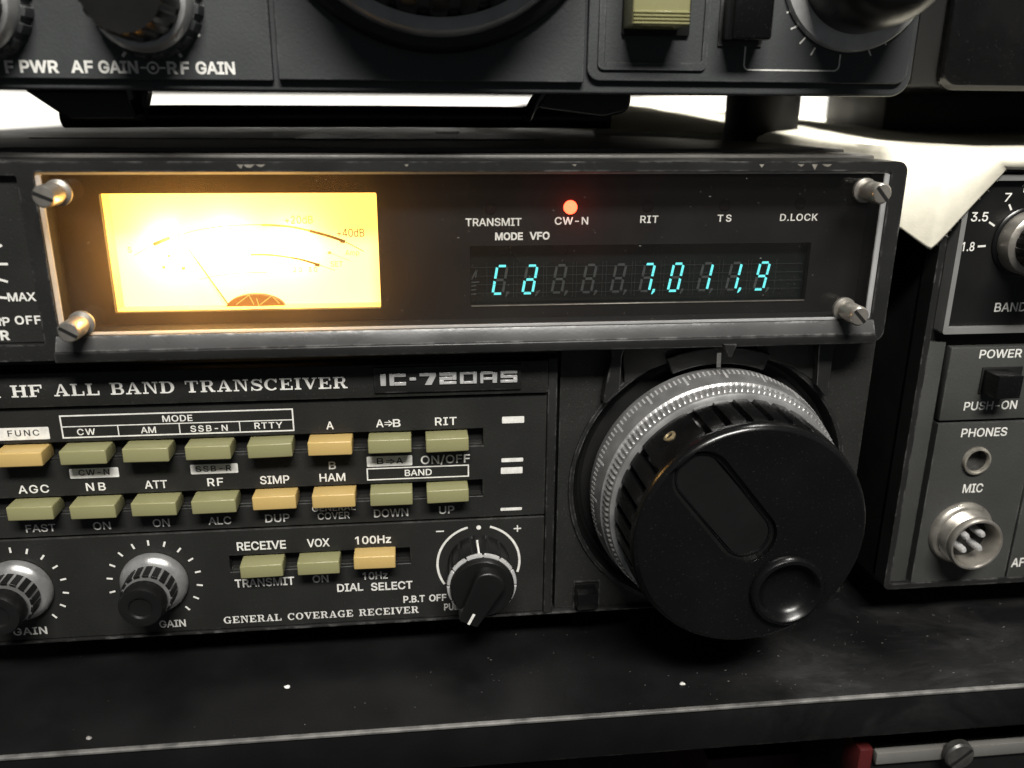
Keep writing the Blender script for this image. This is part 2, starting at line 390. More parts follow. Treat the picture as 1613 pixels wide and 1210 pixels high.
# ------------------------------------------------------------------ lettering
GLYPHS = (
    'A240:8,0 101,254 138,254 231,0 198,0 172,71 67,71 43,0|119,222 77,99 162,99;'
    'B228:30,0 30,254 121,254 137,253 152,250 164,245 175,239 184,230 190,221 195,210 198,199 199,187 198,177 197,168 193,160 189,153 184,148 178,143 172,139 165,136 157,133 157,131 166,130 174,127 182,123 189,117 196,110 201,102 205,92 208,81 209,68 208,56 205,44 200,33 193,24 184,16 172,9 158,4 142,1 123,0|62,29 122,29 140,30 154,34 165,40 172,48 176,58 178,68 177,77 175,85 171,92 166,99 160,104 153,109 144,113 135,115 124,115 62,115|62,143 119,143 128,143 136,145 144,148 151,152 157,157 162,163 165,170 167,178 168,186 167,197 163,206 156,214 147,221 135,225 120,226 62,226;'
    'C255:134,-3 118,-2 103,1 88,6 75,12 63,21 52,32 43,44 35,58 28,73 24,90 21,108 20,127 21,146 24,165 28,181 35,197 43,210 52,223 63,233 75,242 88,249 103,254 118,257 134,258 146,257 158,255 170,252 181,248 191,242 201,236 210,228 217,219 224,209 229,198 234,187 236,174 204,174 202,183 199,190 195,197 190,204 185,209 179,214 172,218 165,222 158,224 150,226 142,228 134,228 119,227 105,223 92,216 80,207 71,196 62,182 57,166 53,148 52,127 53,107 57,88 63,72 71,59 80,47 92,38 105,32 119,28 134,26 142,27 150,28 158,30 165,33 172,36 179,40 185,45 190,51 195,57 199,64 202,72 204,80 236,80 234,68 229,56 224,45 217,36 210,27 201,19 192,12 181,7 170,2 159,-1 146,-3;'
    'D251:30,0 30,254 113,254 131,253 147,251 162,246 176,239 192,228 206,213 217,196 223,181 227,164 230,147 231,128 230,109 227,91 223,74 217,59 209,46 199,34 188,24 175,15 161,9 145,4 128,1 109,0|62,29 107,29 127,30 144,34 159,40 171,49 182,61 189,75 195,90 198,108 200,128 198,147 195,165 190,180 182,194 172,205 160,214 145,221 129,225 110,226 62,226;'
    'E209:30,0 30,254 186,254 186,226 62,226 62,143 178,143 178,114 62,114 62,29 188,29 188,0;'
    'F205:30,0 30,254 185,254 185,226 62,226 62,139 173,139 173,111 62,111 62,0;'
    'G260:134,-3 118,-2 102,1 88,6 75,13 63,21 52,32 42,44 35,58 28,73 24,90 21,108 20,127 21,146 24,165 28,181 35,197 42,210 52,223 62,233 74,242 88,249 102,254 117,257 132,258 146,257 158,255 170,252 181,247 192,242 202,235 210,227 218,218 225,208 230,198 234,186 237,174 204,174 201,182 198,190 194,197 189,203 184,208 178,213 172,218 165,221 158,224 150,226 141,227 133,228 118,227 104,223 92,216 80,207 70,196 62,182 57,166 53,148 52,127 53,107 57,88 63,72 71,59 81,47 92,38 105,32 119,28 134,26 148,27 161,31 172,36 183,43 191,51 198,62 203,74 206,87 206,100 141,100 141,128 239,128 239,100 237,80 233,62 225,45 215,31 203,19 188,9 172,2 154,-2;'
    'H258:30,0 30,254 62,254 62,144 196,144 196,254 228,254 228,0 196,0 196,116 62,116 62,0;'
    'I150:16,0 16,29 59,29 59,226 16,226 16,254 135,254 135,226 91,226 91,29 135,29 135,0;'
    'K233:30,0 30,254 62,254 62,128 182,254 224,254 118,140 224,0 186,0 95,120 62,86 62,0;'
    'L196:30,0 30,254 62,254 62,29 181,29 181,0;'
    'M314:30,0 30,254 76,254 139,94 157,38 176,94 238,254 284,254 284,0 252,0 252,163 252,200 228,145 171,0 143,0 85,145 62,200 61,0;'
    'N262:30,0 30,254 68,254 172,91 200,46 199,97 199,254 232,254 232,0 193,0 101,145 62,206 61,0;'
    'O267:133,-3 118,-2 103,1 88,6 75,12 63,21 52,32 43,44 35,58 28,73 24,90 21,108 20,127 21,146 24,165 28,181 35,197 43,210 52,223 63,233 75,242 88,249 103,254 118,257 133,258 149,257 164,254 179,249 192,242 204,233 215,223 224,210 232,197 238,181 243,165 246,146 247,127 246,108 243,90 238,73 232,58 224,44 215,32 204,21 192,12 179,6 164,1 149,-2|133,26 148,28 162,32 175,38 186,47 196,58 204,72 210,88 214,106 215,127 214,148 210,166 204,182 196,196 186,207 175,216 162,223 148,227 133,228 119,227 105,223 92,216 81,207 71,196 63,182 57,166 53,148 52,127 53,106 57,88 63,72 71,58 81,47 92,38 105,32 119,28;'
    'P222:30,0 30,254 118,254 136,253 152,250 166,244 178,236 187,226 195,215 200,202 203,189 204,174 203,159 200,145 195,133 187,121 178,112 166,104 152,98 136,94 118,93 62,93 62,0|62,121 116,121 129,122 139,124 149,128 156,133 162,139 167,147 170,155 172,164 172,174 172,184 170,193 167,201 162,208 156,214 148,219 139,223 129,225 116,226 62,226;'
    'R224:30,0 30,254 118,254 136,253 153,250 167,244 178,237 188,227 195,217 200,204 204,191 205,176 204,161 200,148 195,136 188,125 178,116 166,109 154,104 214,0 177,0 121,99 62,99 62,0|62,128 117,128 129,128 140,130 149,133 156,138 162,143 167,150 170,158 172,167 173,176 172,186 170,194 167,202 162,209 156,215 149,220 140,223 129,225 116,226 62,226;'
    'S223:112,-4 94,-3 78,0 64,5 51,11 41,20 32,30 25,42 21,54 19,68 52,68 54,59 57,51 62,44 68,38 75,33 83,29 92,27 102,25 112,25 123,25 133,27 143,30 151,34 159,40 165,46 169,53 172,61 173,70 172,77 170,84 166,89 161,94 155,99 148,102 122,111 92,120 72,126 56,135 43,145 34,156 28,170 26,186 27,200 31,213 37,224 46,234 57,242 69,249 83,254 97,257 114,258 130,257 145,254 158,249 170,242 180,234 189,224 195,213 199,202 200,189 169,189 166,201 160,211 151,219 140,225 127,228 112,229 102,229 92,227 84,224 76,220 70,215 64,209 61,203 58,195 58,188 58,180 61,173 65,167 71,162 78,158 85,154 106,147 132,140 156,132 164,128 172,124 179,119 186,113 192,106 197,99 201,90 203,80 204,69 203,56 199,43 193,32 185,21 174,13 162,5 147,0 130,-3;'
    'T224:16,226 16,254 208,254 208,226 128,226 128,0 96,0 96,226;'
    'U259:129,-4 110,-3 93,1 77,8 63,17 52,27 42,40 36,54 31,70 30,87 30,254 62,254 62,89 63,77 66,66 70,57 77,48 84,40 94,34 104,29 116,27 129,26 143,27 155,29 165,34 175,40 182,48 188,57 193,66 195,77 196,89 196,254 229,254 229,87 227,70 223,54 216,40 207,27 195,17 182,8 166,1 149,-3;'
    'V240:102,0 8,254 42,254 108,69 120,30 133,69 197,254 231,254 139,0;'
    'W343:78,0 8,254 41,254 82,98 96,32 112,98 153,254 190,254 231,98 246,32 261,98 302,254 335,254 265,0 228,0 184,161 172,215 159,161 115,0;'
    'X237:9,0 99,130 15,254 52,254 119,154 187,254 223,254 139,131 228,0 191,0 119,108 46,0;'
    'Y236:102,0 102,104 8,254 46,254 118,133 191,254 228,254 134,104 134,0;'
    '0227:113,-3 95,-2 79,3 65,12 53,24 42,39 34,57 30,72 27,89 25,107 24,127 25,147 27,165 30,182 35,197 43,215 53,230 65,242 79,251 95,256 113,258 131,256 147,251 161,242 174,230 184,215 192,197 197,182 200,165 202,147 203,127 202,107 200,89 197,72 192,57 184,39 174,24 162,12 147,3 131,-2|113,25 125,26 136,30 145,37 153,46 160,58 165,72 169,88 171,107 172,127 171,148 169,166 165,182 160,197 153,208 145,218 136,224 125,228 113,230 101,228 91,224 82,218 73,208 67,197 62,182 58,166 55,148 55,127 55,107 58,88 62,72 67,58 73,46 82,37 91,30 101,26;'
    '1227:106,0 106,220 43,179 43,213 99,254 138,254 138,0;'
    '2227:32,0 32,24 117,114 141,141 147,149 152,156 155,163 158,170 160,178 160,186 159,194 157,202 154,209 149,215 143,220 137,224 129,227 121,229 112,230 102,229 94,227 86,224 79,219 74,213 69,207 66,199 64,190 64,181 33,181 34,196 37,209 43,221 51,232 60,241 72,248 84,253 98,257 112,258 127,257 141,254 153,248 164,241 173,233 181,223 186,211 189,199 191,186 190,177 188,168 185,159 181,150 175,140 168,129 159,118 147,105 133,90 76,30 76,28 195,28 195,0;'
    '3227:109,-3 94,-2 80,0 66,5 54,11 44,19 35,29 28,40 24,52 22,66 55,66 56,58 59,50 63,44 69,38 75,33 83,30 91,27 100,25 109,25 119,26 129,27 138,30 145,35 152,40 157,46 161,54 164,63 165,72 164,81 162,90 158,98 153,105 146,112 137,117 127,121 115,123 101,124 78,124 78,150 144,224 144,226 35,226 35,254 186,254 186,230 106,139 124,145 140,143 154,138 167,131 177,122 185,111 192,99 195,86 196,72 195,58 191,45 185,33 177,22 166,13 154,6 141,1 125,-2;'
    '4227:20,53 20,79 123,254 171,254 171,81 207,81 207,53 171,53 171,0 141,0 141,53|54,81 141,81 141,226;'
    '5227:111,-3 96,-2 82,1 70,6 59,12 49,20 41,30 35,41 32,53 30,65 61,65 62,58 65,51 69,44 74,39 80,34 87,30 94,27 102,26 111,25 120,26 130,28 138,32 146,38 152,44 157,52 161,61 163,71 164,81 163,92 161,101 157,111 151,119 145,125 137,131 129,135 119,138 109,138 100,138 92,137 84,134 76,131 69,127 64,123 34,126 48,254 183,254 183,226 75,226 67,151 68,151 74,155 81,159 89,162 97,165 106,166 115,167 126,166 137,164 147,160 156,156 165,150 172,143 179,134 185,125 189,116 193,105 195,94 195,82 194,66 191,51 184,38 176,26 166,16 154,8 141,1 126,-2;'
    '6227:113,-3 98,-2 84,1 71,7 60,15 50,25 42,37 36,51 33,65 32,81 33,93 35,106 40,119 47,134 56,151 69,170 126,254 161,254 90,150 98,153 104,155 110,157 117,157 132,156 146,153 158,147 169,140 178,131 185,120 190,107 193,94 194,79 193,63 190,49 184,36 176,25 166,15 155,7 142,1 128,-2|113,24 123,25 131,27 139,31 146,37 152,43 157,51 161,59 163,69 164,79 163,89 161,98 157,107 152,114 146,121 139,126 131,130 123,132 113,133 104,132 95,130 87,126 80,121 74,114 69,107 65,99 63,89 62,79 63,69 65,59 69,51 74,43 80,37 87,31 95,27 104,25;'
    '7227:48,0 162,224 162,226 31,226 31,254 195,254 195,224 82,0;'
    '8227:113,-3 97,-2 82,1 68,6 56,13 45,21 37,31 31,42 27,54 26,68 27,78 29,88 33,98 37,106 43,114 51,121 58,126 67,130 76,132 76,133 65,138 55,145 46,154 40,165 36,177 35,190 36,203 40,214 45,225 53,234 62,242 73,249 85,254 99,257 113,258 128,257 141,254 153,249 164,242 173,234 181,225 186,214 190,203 191,190 190,177 186,165 180,154 171,145 162,138 150,133 150,132 159,130 168,126 176,121 183,114 189,106 194,98 197,88 200,78 200,68 199,54 195,42 189,31 181,21 171,13 158,6 145,1 130,-2|113,25 124,25 134,27 142,30 150,34 156,40 161,46 165,53 168,61 168,69 168,78 165,87 161,94 156,101 149,107 141,111 133,115 123,117 113,118 103,117 93,115 85,111 77,107 70,101 65,94 61,87 58,78 58,69 58,61 61,53 64,46 70,40 76,34 84,30 92,27 102,25|113,145 122,145 130,147 137,150 144,154 149,159 154,165 157,172 159,180 160,188 159,196 157,203 154,210 149,216 144,221 138,225 130,228 122,229 113,230 104,229 96,228 89,225 82,221 77,216 72,210 69,203 67,196 66,188 67,180 69,172 72,165 77,159 82,154 89,150 96,147 104,145;'
    '9227:113,258 128,257 142,253 155,247 166,239 176,229 184,217 190,204 193,189 194,173 194,161 191,148 186,135 180,120 170,103 158,84 100,0 65,0 136,104 128,101 122,99 116,98 109,97 94,98 81,102 69,107 58,114 49,124 41,134 36,147 33,161 32,176 33,191 36,205 42,218 50,230 60,239 71,247 84,253 98,257|113,230 104,229 95,227 87,223 80,218 74,211 69,204 66,195 63,186 63,176 63,166 66,156 69,148 74,140 80,134 87,129 95,125 104,122 113,122 123,122 131,125 139,129 146,134 152,140 157,147 161,156 163,165 164,175 163,185 161,195 157,204 152,211 146,218 139,223 131,227 123,229;'
    '.94:48,-2 42,-1 36,1 31,4 28,9 26,15 25,20 26,27 28,32 31,37 36,40 42,43 48,43 54,43 59,40 64,37 68,32 70,27 71,20 70,15 68,9 64,4 59,1 54,-1;'
    '+227:99,17 99,86 31,86 31,113 99,113 99,182 128,182 128,113 195,113 195,86 128,86 128,17;'
    '-227:168,122 168,94 57,94 57,122;'
    '/125:117,266 36,-38 7,-38 89,266;'
    'z190:21,0 21,23 127,160 127,161 24,161 24,190 166,190 166,165 63,30 63,28 169,28 169,0;'
    'd212:98,-4 82,-3 68,1 56,8 44,17 35,29 27,42 22,58 18,75 17,94 18,113 22,131 27,146 35,160 45,171 56,180 69,187 83,191 98,192 109,192 118,190 126,186 133,182 139,178 144,173 153,160 155,160 155,254 186,254 186,0 156,0 156,29 153,29 143,16 139,11 133,6 126,2 118,-1 109,-3|102,23 113,24 123,27 132,32 139,39 145,48 150,58 153,69 155,81 156,95 155,108 153,120 150,131 145,141 139,149 132,156 123,161 113,164 102,165 91,164 81,161 72,156 65,149 59,140 54,131 51,120 49,108 48,95 49,82 51,70 54,58 59,48 65,40 73,33 81,28 91,24;'
    'p212:26,-71 26,190 56,190 56,160 59,160 69,173 73,178 79,182 86,186 94,190 103,192 115,192 130,191 144,187 156,180 168,171 177,160 185,146 191,131 194,113 195,94 194,75 191,58 185,42 177,29 168,17 157,8 144,1 130,-3 115,-4 104,-3 94,-1 86,2 79,6 74,11 69,16 59,29 57,29 57,-71|110,23 121,24 131,28 140,33 147,40 153,48 158,58 161,70 163,82 164,95 163,108 161,120 158,131 153,140 147,149 140,156 131,161 121,164 110,165 99,164 89,161 81,156 73,149 67,141 62,131 59,120 57,108 56,95 57,81 59,69 63,58 67,48 73,39 81,32 89,27 99,24;'
    'm305:26,0 26,190 56,190 56,148 54,148 57,157 61,166 66,173 72,179 79,184 86,188 94,191 102,193 110,193 123,192 134,187 144,180 151,171 157,160 160,147 156,147 159,156 163,164 169,172 175,178 182,183 190,187 199,191 208,192 218,193 229,192 239,190 249,186 257,180 264,173 270,164 275,154 278,141 278,128 278,0 248,0 248,127 247,139 243,149 236,156 228,161 219,164 209,165 201,165 194,163 187,160 181,156 177,151 173,145 170,139 168,131 168,124 168,0 137,0 137,130 136,140 132,148 126,156 119,161 110,164 100,165 92,165 85,163 79,160 73,156 67,151 63,145 60,137 58,129 57,119 57,0;'
)
GL = {}
for _p in GLYPHS.strip(';').split(';'):
    _h, _d = _p.split(':'); GL[_h[0]] = (int(_h[1:]), [[tuple(int(v) for v in q.split(',')) for q in l.split(' ')] for l in _d.split('|')])
def fatten(loop, w, sgn):
    out = []; n = len(loop)
    for i in range(n):
        a, b, c = loop[i-1], loop[i], loop[(i+1) % n]
        d1 = Vector((b[0]-a[0], b[1]-a[1])).normalized(); d2 = Vector((c[0]-b[0], c[1]-b[1])).normalized()
        n1 = Vector((d1.y, -d1.x)); n2 = Vector((d2.y, -d2.x)); m = n1+n2
        if m.length < .3: m = n1
        m.normalize(); k = w/max(.5, m.dot(n1)); out.append((b[0]+m.x*k*sgn, b[1]+m.y*k*sgn))
    return out
def put_text(mb, txt, x0, x1, z0, h, y, bold=.012, mi=0):
    """sans capitals fitted between x0 and x1 with cap height h"""
    sz = h/254.0; adv = 0; items = []
    for ch in txt:
        if ch == ' ': adv += 140; items.append(None); continue
        w, loops = GL[ch]; items.append((adv, loops)); adv += w
    mn = min(p[0] for p in items[0][1][0]); last = items[-1]; mxx = max(p[0] for l in last[1] for p in l)+last[0]
    nat = mxx-mn; sx = (x1-x0)/nat; track = 0.0
    if sx > sz*1.10 and len(txt) > 1:
        track = ((x1-x0)/(sz*1.10)-nat)/(len(txt)-1); sx = sz*1.10
    for k, it in enumerate(items):
        if it is None: continue
        off, loops = it; off += track*k-mn
        ar = sum(loops[0][i-1][0]*loops[0][i][1]-loops[0][i][0]*loops[0][i-1][1] for i in range(len(loops[0])))
        L2 = [fatten(l, bold*500, 1 if ar > 0 else -1) for l in loops]
        vs = [mb.bm.verts.new((x0+(u+off)*sx, y, z0+w*sz)) for l in L2 for u, w in l]
        for tri in triangulate(L2):
            try:
                f = mb.bm.faces.new([vs[i] for i in tri]); f.material_index = mi; f.normal_update()
                if f.normal.y > 0: f.normal_flip()
            except ValueError: pass
def px_text(mb, txt, xl, xr, yb, cap, Y, bold=.012, mi=0, lift=.03, slope=None):
    """text whose baseline runs between two photo columns on the plane Y; yb is the baseline row at its middle"""
    xm = (xl+xr)/2
    z0 = at(xm, yb, Y).z; h = at(xm, yb-cap, Y).z - z0
    put_text(mb, txt, at(xl, yb, Y).x, at(xr, yb, Y).x, z0, h, Y-lift, bold, mi)
def stroke(mb, pts, w, x0, z0, sx, sz, y, mi=0): mb.ribbon([(x0+p[0]*sx, z0+p[1]*sz) for p in pts], w if not isinstance(w, (int, float)) else w, y, mi)
def serif_glyph(c):
    """slab-serif capitals: rectangles and poly strokes on a unit-high cell -> (width, list of polygons)"""
    P = []
    def R(x0, z0, x1, z1): P.append([(x0, z0), (x1, z0), (x1, z1), (x0, z1)])
    def Q(*p): P.append(list(p))
    def curve(pts, ws):
        n = len(pts); L, Rr = [], []
        for i, (x, z) in enumerate(pts):
            a = pts[max(0, i-1)]; b = pts[min(n-1, i+1)]; dx, dz = b[0]-a[0], b[1]-a[1]; l = math.hypot(dx, dz) or 1
            L.append((x-dz/l*ws[i]/2, z+dx/l*ws[i]/2)); Rr.append((x+dz/l*ws[i]/2, z-dx/l*ws[i]/2))
        for i in range(n-1): P.append([L[i], L[i+1], Rr[i+1], Rr[i]])
    def bowl(cx, cz, rx, rz, d0, d1, thick=.22, thin=.10, n=16):
        pts, ws = [], []
        for k in range(n+1):
            a = math.radians(d0+(d1-d0)*k/n); pts.append((cx+rx*math.cos(a), cz+rz*math.sin(a))); ws.append(thin+(thick-thin)*math.cos(a)**2)
        curve(pts, ws)
    s = .11; T = .22
    def stem(x, lo=True, hi=True, l=.12, r=.12):
        R(x, s if lo else 0, x+T, 1-s if hi else 1)
        if lo: R(x-l, 0, x+T+r, s)
        if hi: R(x-l, 1-s, x+T+r, 1)
    if c == 'H': stem(.12); stem(.74); R(.34, .445, .74, .555); w = 1.08
    elif c == 'I': stem(.12); w = .46
    elif c == 'F': stem(.12, r=.14); R(.34, 1-s, .90, 1); R(.80, .70, .90, 1-s); R(.34, .45, .66, .55); R(.60, .36, .68, .66); w = .94
    elif c == 'E': stem(.12, r=.02); R(.36, 1-s, .86, 1); R(.76, .72, .86, 1-s); R(.34, .45, .62, .55); R(.57, .36, .65, .65); R(.36, 0, .90, s); R(.80, s, .90, .32); w = .95
    elif c == 'L': stem(.12, r=.12); R(.46, 0, .88, s); R(.78, s, .88, .36); w = .92
    elif c == 'T': stem(.36, hi=False, r=.13, l=.13); R(.02, 1-s, .36, 1); R(.58, 1-s, .92, 1); R(.02, .70, .11, 1-s); R(.83, .70, .92, 1-s); w = .96
    elif c == 'A':
        Q((.14, s), (.25, s), (.52, .90), (.46, 1)); Q((.46, 1), (.60, 1), (.94, s), (.70, s)); R(.31, .29, .74, .38); R(0, 0, .38, s); R(.58, 0, 1.04, s); w = 1.06
    elif c == 'V':
        Q((.12, 1-s), (.36, 1-s), (.62, .14), (.48, 0)); Q((.48, 0), (.60, 0), (.93, 1-s), (.82, 1-s)); R(0, 1-s, .48, 1); R(.68, 1-s, 1.04, 1); w = 1.04
    elif c == 'N':
        R(.14, s, .24, 1-s); R(0, 0, .38, s); R(0, 1-s, .30, 1); Q((.20, 1), (.42, 1), (.92, .02), (.80, .0)); R(.82, .0, .92, 1-s); R(.68, 1-s, 1.06, 1); w = 1.08
    elif c == 'B': stem(.12, r=.0); R(.34, 1-.10, .58, 1); R(.34, .47, .60, .56); R(.34, 0, .60, .10); bowl(.56, .735, .20, .22, 90, -90, .20); bowl(.60, .275, .22, .23, 90, -90, .21); w = .94
    elif c == 'R': stem(.12, r=.10); R(.34, 1-.10, .60, 1); R(.34, .46, .60, .55); bowl(.58, .73, .20, .225, 90, -90, .21); Q((.52, .46), (.70, .50), (.90, .10), (.72, 0)); R(.74, 0, 1.02, s); w = 1.04
    elif c == 'D': stem(.12, r=.0); R(.34, 1-.10, .54, 1); R(.34, 0, .54, .10); bowl(.50, .5, .38, .45, 90, -90, .23); w = 1.02
    elif c == 'O': bowl(.5, .5, .39, .455, 0, 360, .22, .10, 32); w = 1.02
    elif c == 'C': bowl(.52, .5, .40, .455, 42, 318, .22, .11, 26); R(.80, .66, .90, 1.0); w = 1.0
    elif c == 'G': bowl(.52, .5, .40, .455, 46, 314, .22, .11, 26); R(.80, .68, .89, 1.0); R(.72, .0, .92, .36); R(.58, .36, 1.02, .46); w = 1.06
    elif c == 'S':
        pts = [(.76, .74), (.66, .90), (.46, .95), (.25, .90), (.16, .75), (.24, .60), (.46, .51), (.68, .41), (.78, .26), (.68, .10), (.46, .05), (.24, .10), (.12, .28)]
        ws = [.08, .09, .11, .15, .18, .20, .22, .20, .19, .15, .11, .09, .08]; curve(pts, ws); R(.74, .66, .82, 1); R(.06, 0, .14, .34); w = .88
    else: w = .5
    return w, P
def serif_text(mb, txt, x0, x1, z0, h, y, mi=0, gap=.10, space=.62):
    tot = 0; items = []
    for ch in txt:
        if ch == ' ': tot += space; continue
        w, P = serif_glyph(ch); items.append((tot, P)); tot += w+gap
    tot -= gap; sx = (x1-x0)/tot; k = 0
    for off, P in items:
        for poly in P:
            mb.flat([(x0+(off+u)*sx, z0+v*h) for u, v in poly], y-.004*(k % 6), mi); k += 1

# ================================================================== ROOM
wall = MB().box(-700, 900, 430, 440, -200, 900).build('wall', M['wall']); wall['kind'] = 'structure'
floor = MB().box(-700, 900, -700, 440, -720, -700).build('floor', M['dull']); floor['kind'] = 'structure'

sh = thing('shelf', 'black board shelf with worn pale front edge under the radios', 'shelf', (0, 150, -12))
MB().box(-400, 420, -25.2, 330, -11.6, 0, .7, 3).build('board', M['shelf'], sh)
MB().box(-399, 419, -25.75, -24.6, -.62, .14, .25, 3).build('edge_strip', M['edge'], sh)
MB().box(-400, 420, 200, 212, -300, -11.9, .5).build('shade_backing', M['dull'], sh)  # added black sheet, hides the lit wall so the underside stays dark

# ================================================================== MAIN TRANSCEIVER
tr = thing('transceiver', 'black radio transceiver with glowing amber meter, teal digits and big tuning dial', 'radio', (-50, 120, 9.6))
XL, XR = -168.0, 69.3
ch_ = MB().box(XL+2, 66.5, 10, 300, 9.6, 114.8, .6); ch_.box(XL+2.2, 66.3, 3.5, 12, 9.8, 77.6, .3); ch_.build('chassis', M['black'], tr)
# top cover with pressed lines and a vent panel
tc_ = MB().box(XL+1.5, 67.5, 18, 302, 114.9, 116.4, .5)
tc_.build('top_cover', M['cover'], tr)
vg = MB()
for k in range(9): vg.box(-62, 4, 60+k*5, 62.6+k*5, 116.42, 116.75, .12, 1)
vg.build('vent_grille', M['black'], tr)
em = MB()
em.hexa([(-128, 62, 116.42), (-52, 62, 116.42), (-52, 62.9, 116.42), (-128, 62.9, 116.42)], [(-128, 62.2, 116.7), (-52, 62.2, 116.7), (-52, 62.7, 116.7), (-128, 62.7, 116.7)])
em.hexa([(-52, 62, 116.42), (-51, 62, 116.42), (-35, 86, 116.42), (-36, 86, 116.42)], [(-51.9, 62.2, 116.7), (-51.1, 62.2, 116.7), (-35.1, 85.8, 116.7), (-35.9, 85.8, 116.7)])
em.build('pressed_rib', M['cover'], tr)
cs = MB()
for px in (705, ): 
    p = at_z(px, 211, 116.4); cs.lathe([(4.0, 0), (4.0, -.5), (3.4, -.9), (0, -.9)], 0, 0, 32)
o = cs.build('cover_screw', M['gloss'], tr, (p.x, p.y, 116.3), (-PI/2, 0, 0))

# --- window frame
PX0, PX1, PZ0, PZ1 = -100.5, 66.0, 82.0, 113.2
FY = -6.0
fr = MB()
outer = rect(XL, XR, 77.2, 115.1, 2.2)
hole1 = rect(PX0, PX1, PZ0, PZ1, .8)
hole2 = rect(-166, -103.4, 80.5, 112.6, .5)
fr.plate(outer, [hole1, hole2], FY, 6.0)
fr.build('front_frame', M['frame'], tr, bevel=.45, bseg=3)
wp = MB()
for px, w_, h_ in ((378, 5, 6), (392, 9, 5), (410, 7, 4), (1200, 4, 5), (1262, 6, 4), (1284, 5, 9), (1303, 8, 4), (905, 4, 3), (640, 3, 3)):
    p = at(px, 255.5, FY); k_ = .128; top = 114.55
    pts = [(p.x-w_*k_, top), (p.x-w_*k_*.4, top-h_*k_*random.uniform(.5, 1)), (p.x+w_*k_*.2, top-h_*k_), (p.x+w_*k_*.7, top-h_*k_*random.uniform(.2, .7)), (p.x+w_*k_, top)]
    wp.flat(pts, FY-.03)
wpo = wp.build('worn_patch', M['dullmetal'], tr, smooth=0, recalc=False); wpo['kind'] = 'stuff'
# rear step above the frame
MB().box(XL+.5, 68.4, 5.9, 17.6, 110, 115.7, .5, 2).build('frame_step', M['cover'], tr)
# sloping ledge below the window
lg = MB()
for (xa, xb) in ((-101.2, 66.6),):
    a = [(xa, -6.05, 82.2), (xa, -7.5, 79.45), (xa, -7.5, 79.2), (xa, -6.05, 79.2)]
    b = [(xb, p[1], p[2]) for p in a]
    lg.hexa(a, b)
lg.build('window_ledge', M['ledge'], tr, bevel=.2)
MB().box(-101.4, 66.8, -7.75, -6.03, 77.15, 79.3, .35, 3).build('frame_lip', M['frame'], tr)
# window face with the meter opening and the display opening
mA, mB_, mC, mD = at(155, 305, 2), at(593, 304, 2), at(600, 486, 2), at(182, 493, 2)
mx0, mx1 = (mA.x+mD.x)/2, (mB_.x+mC.x)/2; mz1, mz0 = (mA.z+mB_.z)/2, (mC.z+mD.z)/2
dA, dB = at(741, 484.5, 2), at(1268, 470, 2)
dx0, dx1, dz0 = dA.x, at(1268, 470, 2).x, (dA.z+dB.z)/2; dz1 = at(1000, 385, 2).z
wf = MB().plate(rect(PX0-.6, PX1+.6, PZ0-.6, PZ1+.6), [rect(mx0, mx1, mz0, mz1, .3), rect(dx0, dx1, dz0, dz1, .2)], 2.0, 3.4)
face = wf.build('window_face', M['face'], tr)
lt = MB()
for t, a, b, y, h in (('TRANSMIT', 733.6, 821, 355.8, 11.7), ('CW-N', 874, 926, 353.5, 11.3), ('RIT', 1008.5, 1036.3, 351, 11), ('TS', 1130, 1151.4, 349, 10.5), ('D.LOCK', 1228.5, 1287, 347.6, 10.5), ('MODE', 780.5, 823, 377.8, 11), ('VFO', 835, 865, 377, 11)):
    px_text(lt, t, a, b, y, h, 2.0, .014 if t not in ('MODE', 'VFO') else .03)
lt.build('lettering', M['ink'], face, smooth=0, recalc=False)
for px, py, on in ((773, 329, 0), (899, 327, 1), (1021, 325, 0), (1143, 323.5, 0), (1262, 321, 0)):
    p = at(px, py, 1.5)
    o = MB().lathe([(1.42, 0.5), (1.42, -.2), (1.2, -.7), (.7, -1.05), (0, -1.15)] if on else [(1.3, .3), (1.3, -.05), (1.1, -.2), (.6, -.28), (0, -.3)], 0, 0, 24).build('indicator_lamp', M['led_on'] if on else M['led_off'], tr, (p.x, 2.0, p.z))
    if on: o['label'] = 'glowing red indicator lamp'
# --- meter
mt = bpy.data.objects.new('meter', None); C.objects.link(mt); mt.location = Vector(((mx0+mx1)/2, 4, mz0))*S; mt.empty_display_size = .005; hang(mt, tr)
MD = 7.6
box = MB()
box.box(mx0-1.2, mx1+1.2, MD, MD+.6, mz0-1.2, mz1+1.2)
box.build('dial_plate', M['dial_face'], mt)
wl = MB()
wl.plate(rect(mx0-1.2, mx1+1.2, mz0-1.2, mz1+1.2), [rect(mx0+.02, mx1-.02, mz0+.02, mz1-.02, .3)], 3.42, MD-.02)
wl.build('housing', M['dial_wall'], mt)
def mp(px, py): p = at(px, py, MD); return (p.x, p.z)
def smooth_path(pts, n=10):
    out = []
    for i in range(len(pts)-1):
        p0, p1, p2, p3 = [Vector(pts[max(0, min(len(pts)-1, j))]) for j in (i-1, i, i+1, i+2)]
        for k in range(n):
            t = k/n; out.append(tuple(.5*((2*p1)+(-p0+p2)*t+(2*p0-5*p1+4*p2-p3)*t*t+(-p0+3*p1-3*p2+p3)*t**3)))
    out.append(tuple(pts[-1])); return out
sc_ = MB(); YI = MD-.05
a1 = smooth_path([mp(*q) for q in ((212, 402), (243, 385), (272, 374), (310, 363), (360, 356), (412, 354.5), (460, 358), (500, 367), (540, 379.5), (573, 396))])
sc_.ribbon(a1[0:52], .10, YI, 1)
wds = [.42 + .25*(i/40) for i in range(len(a1[50:81]))]
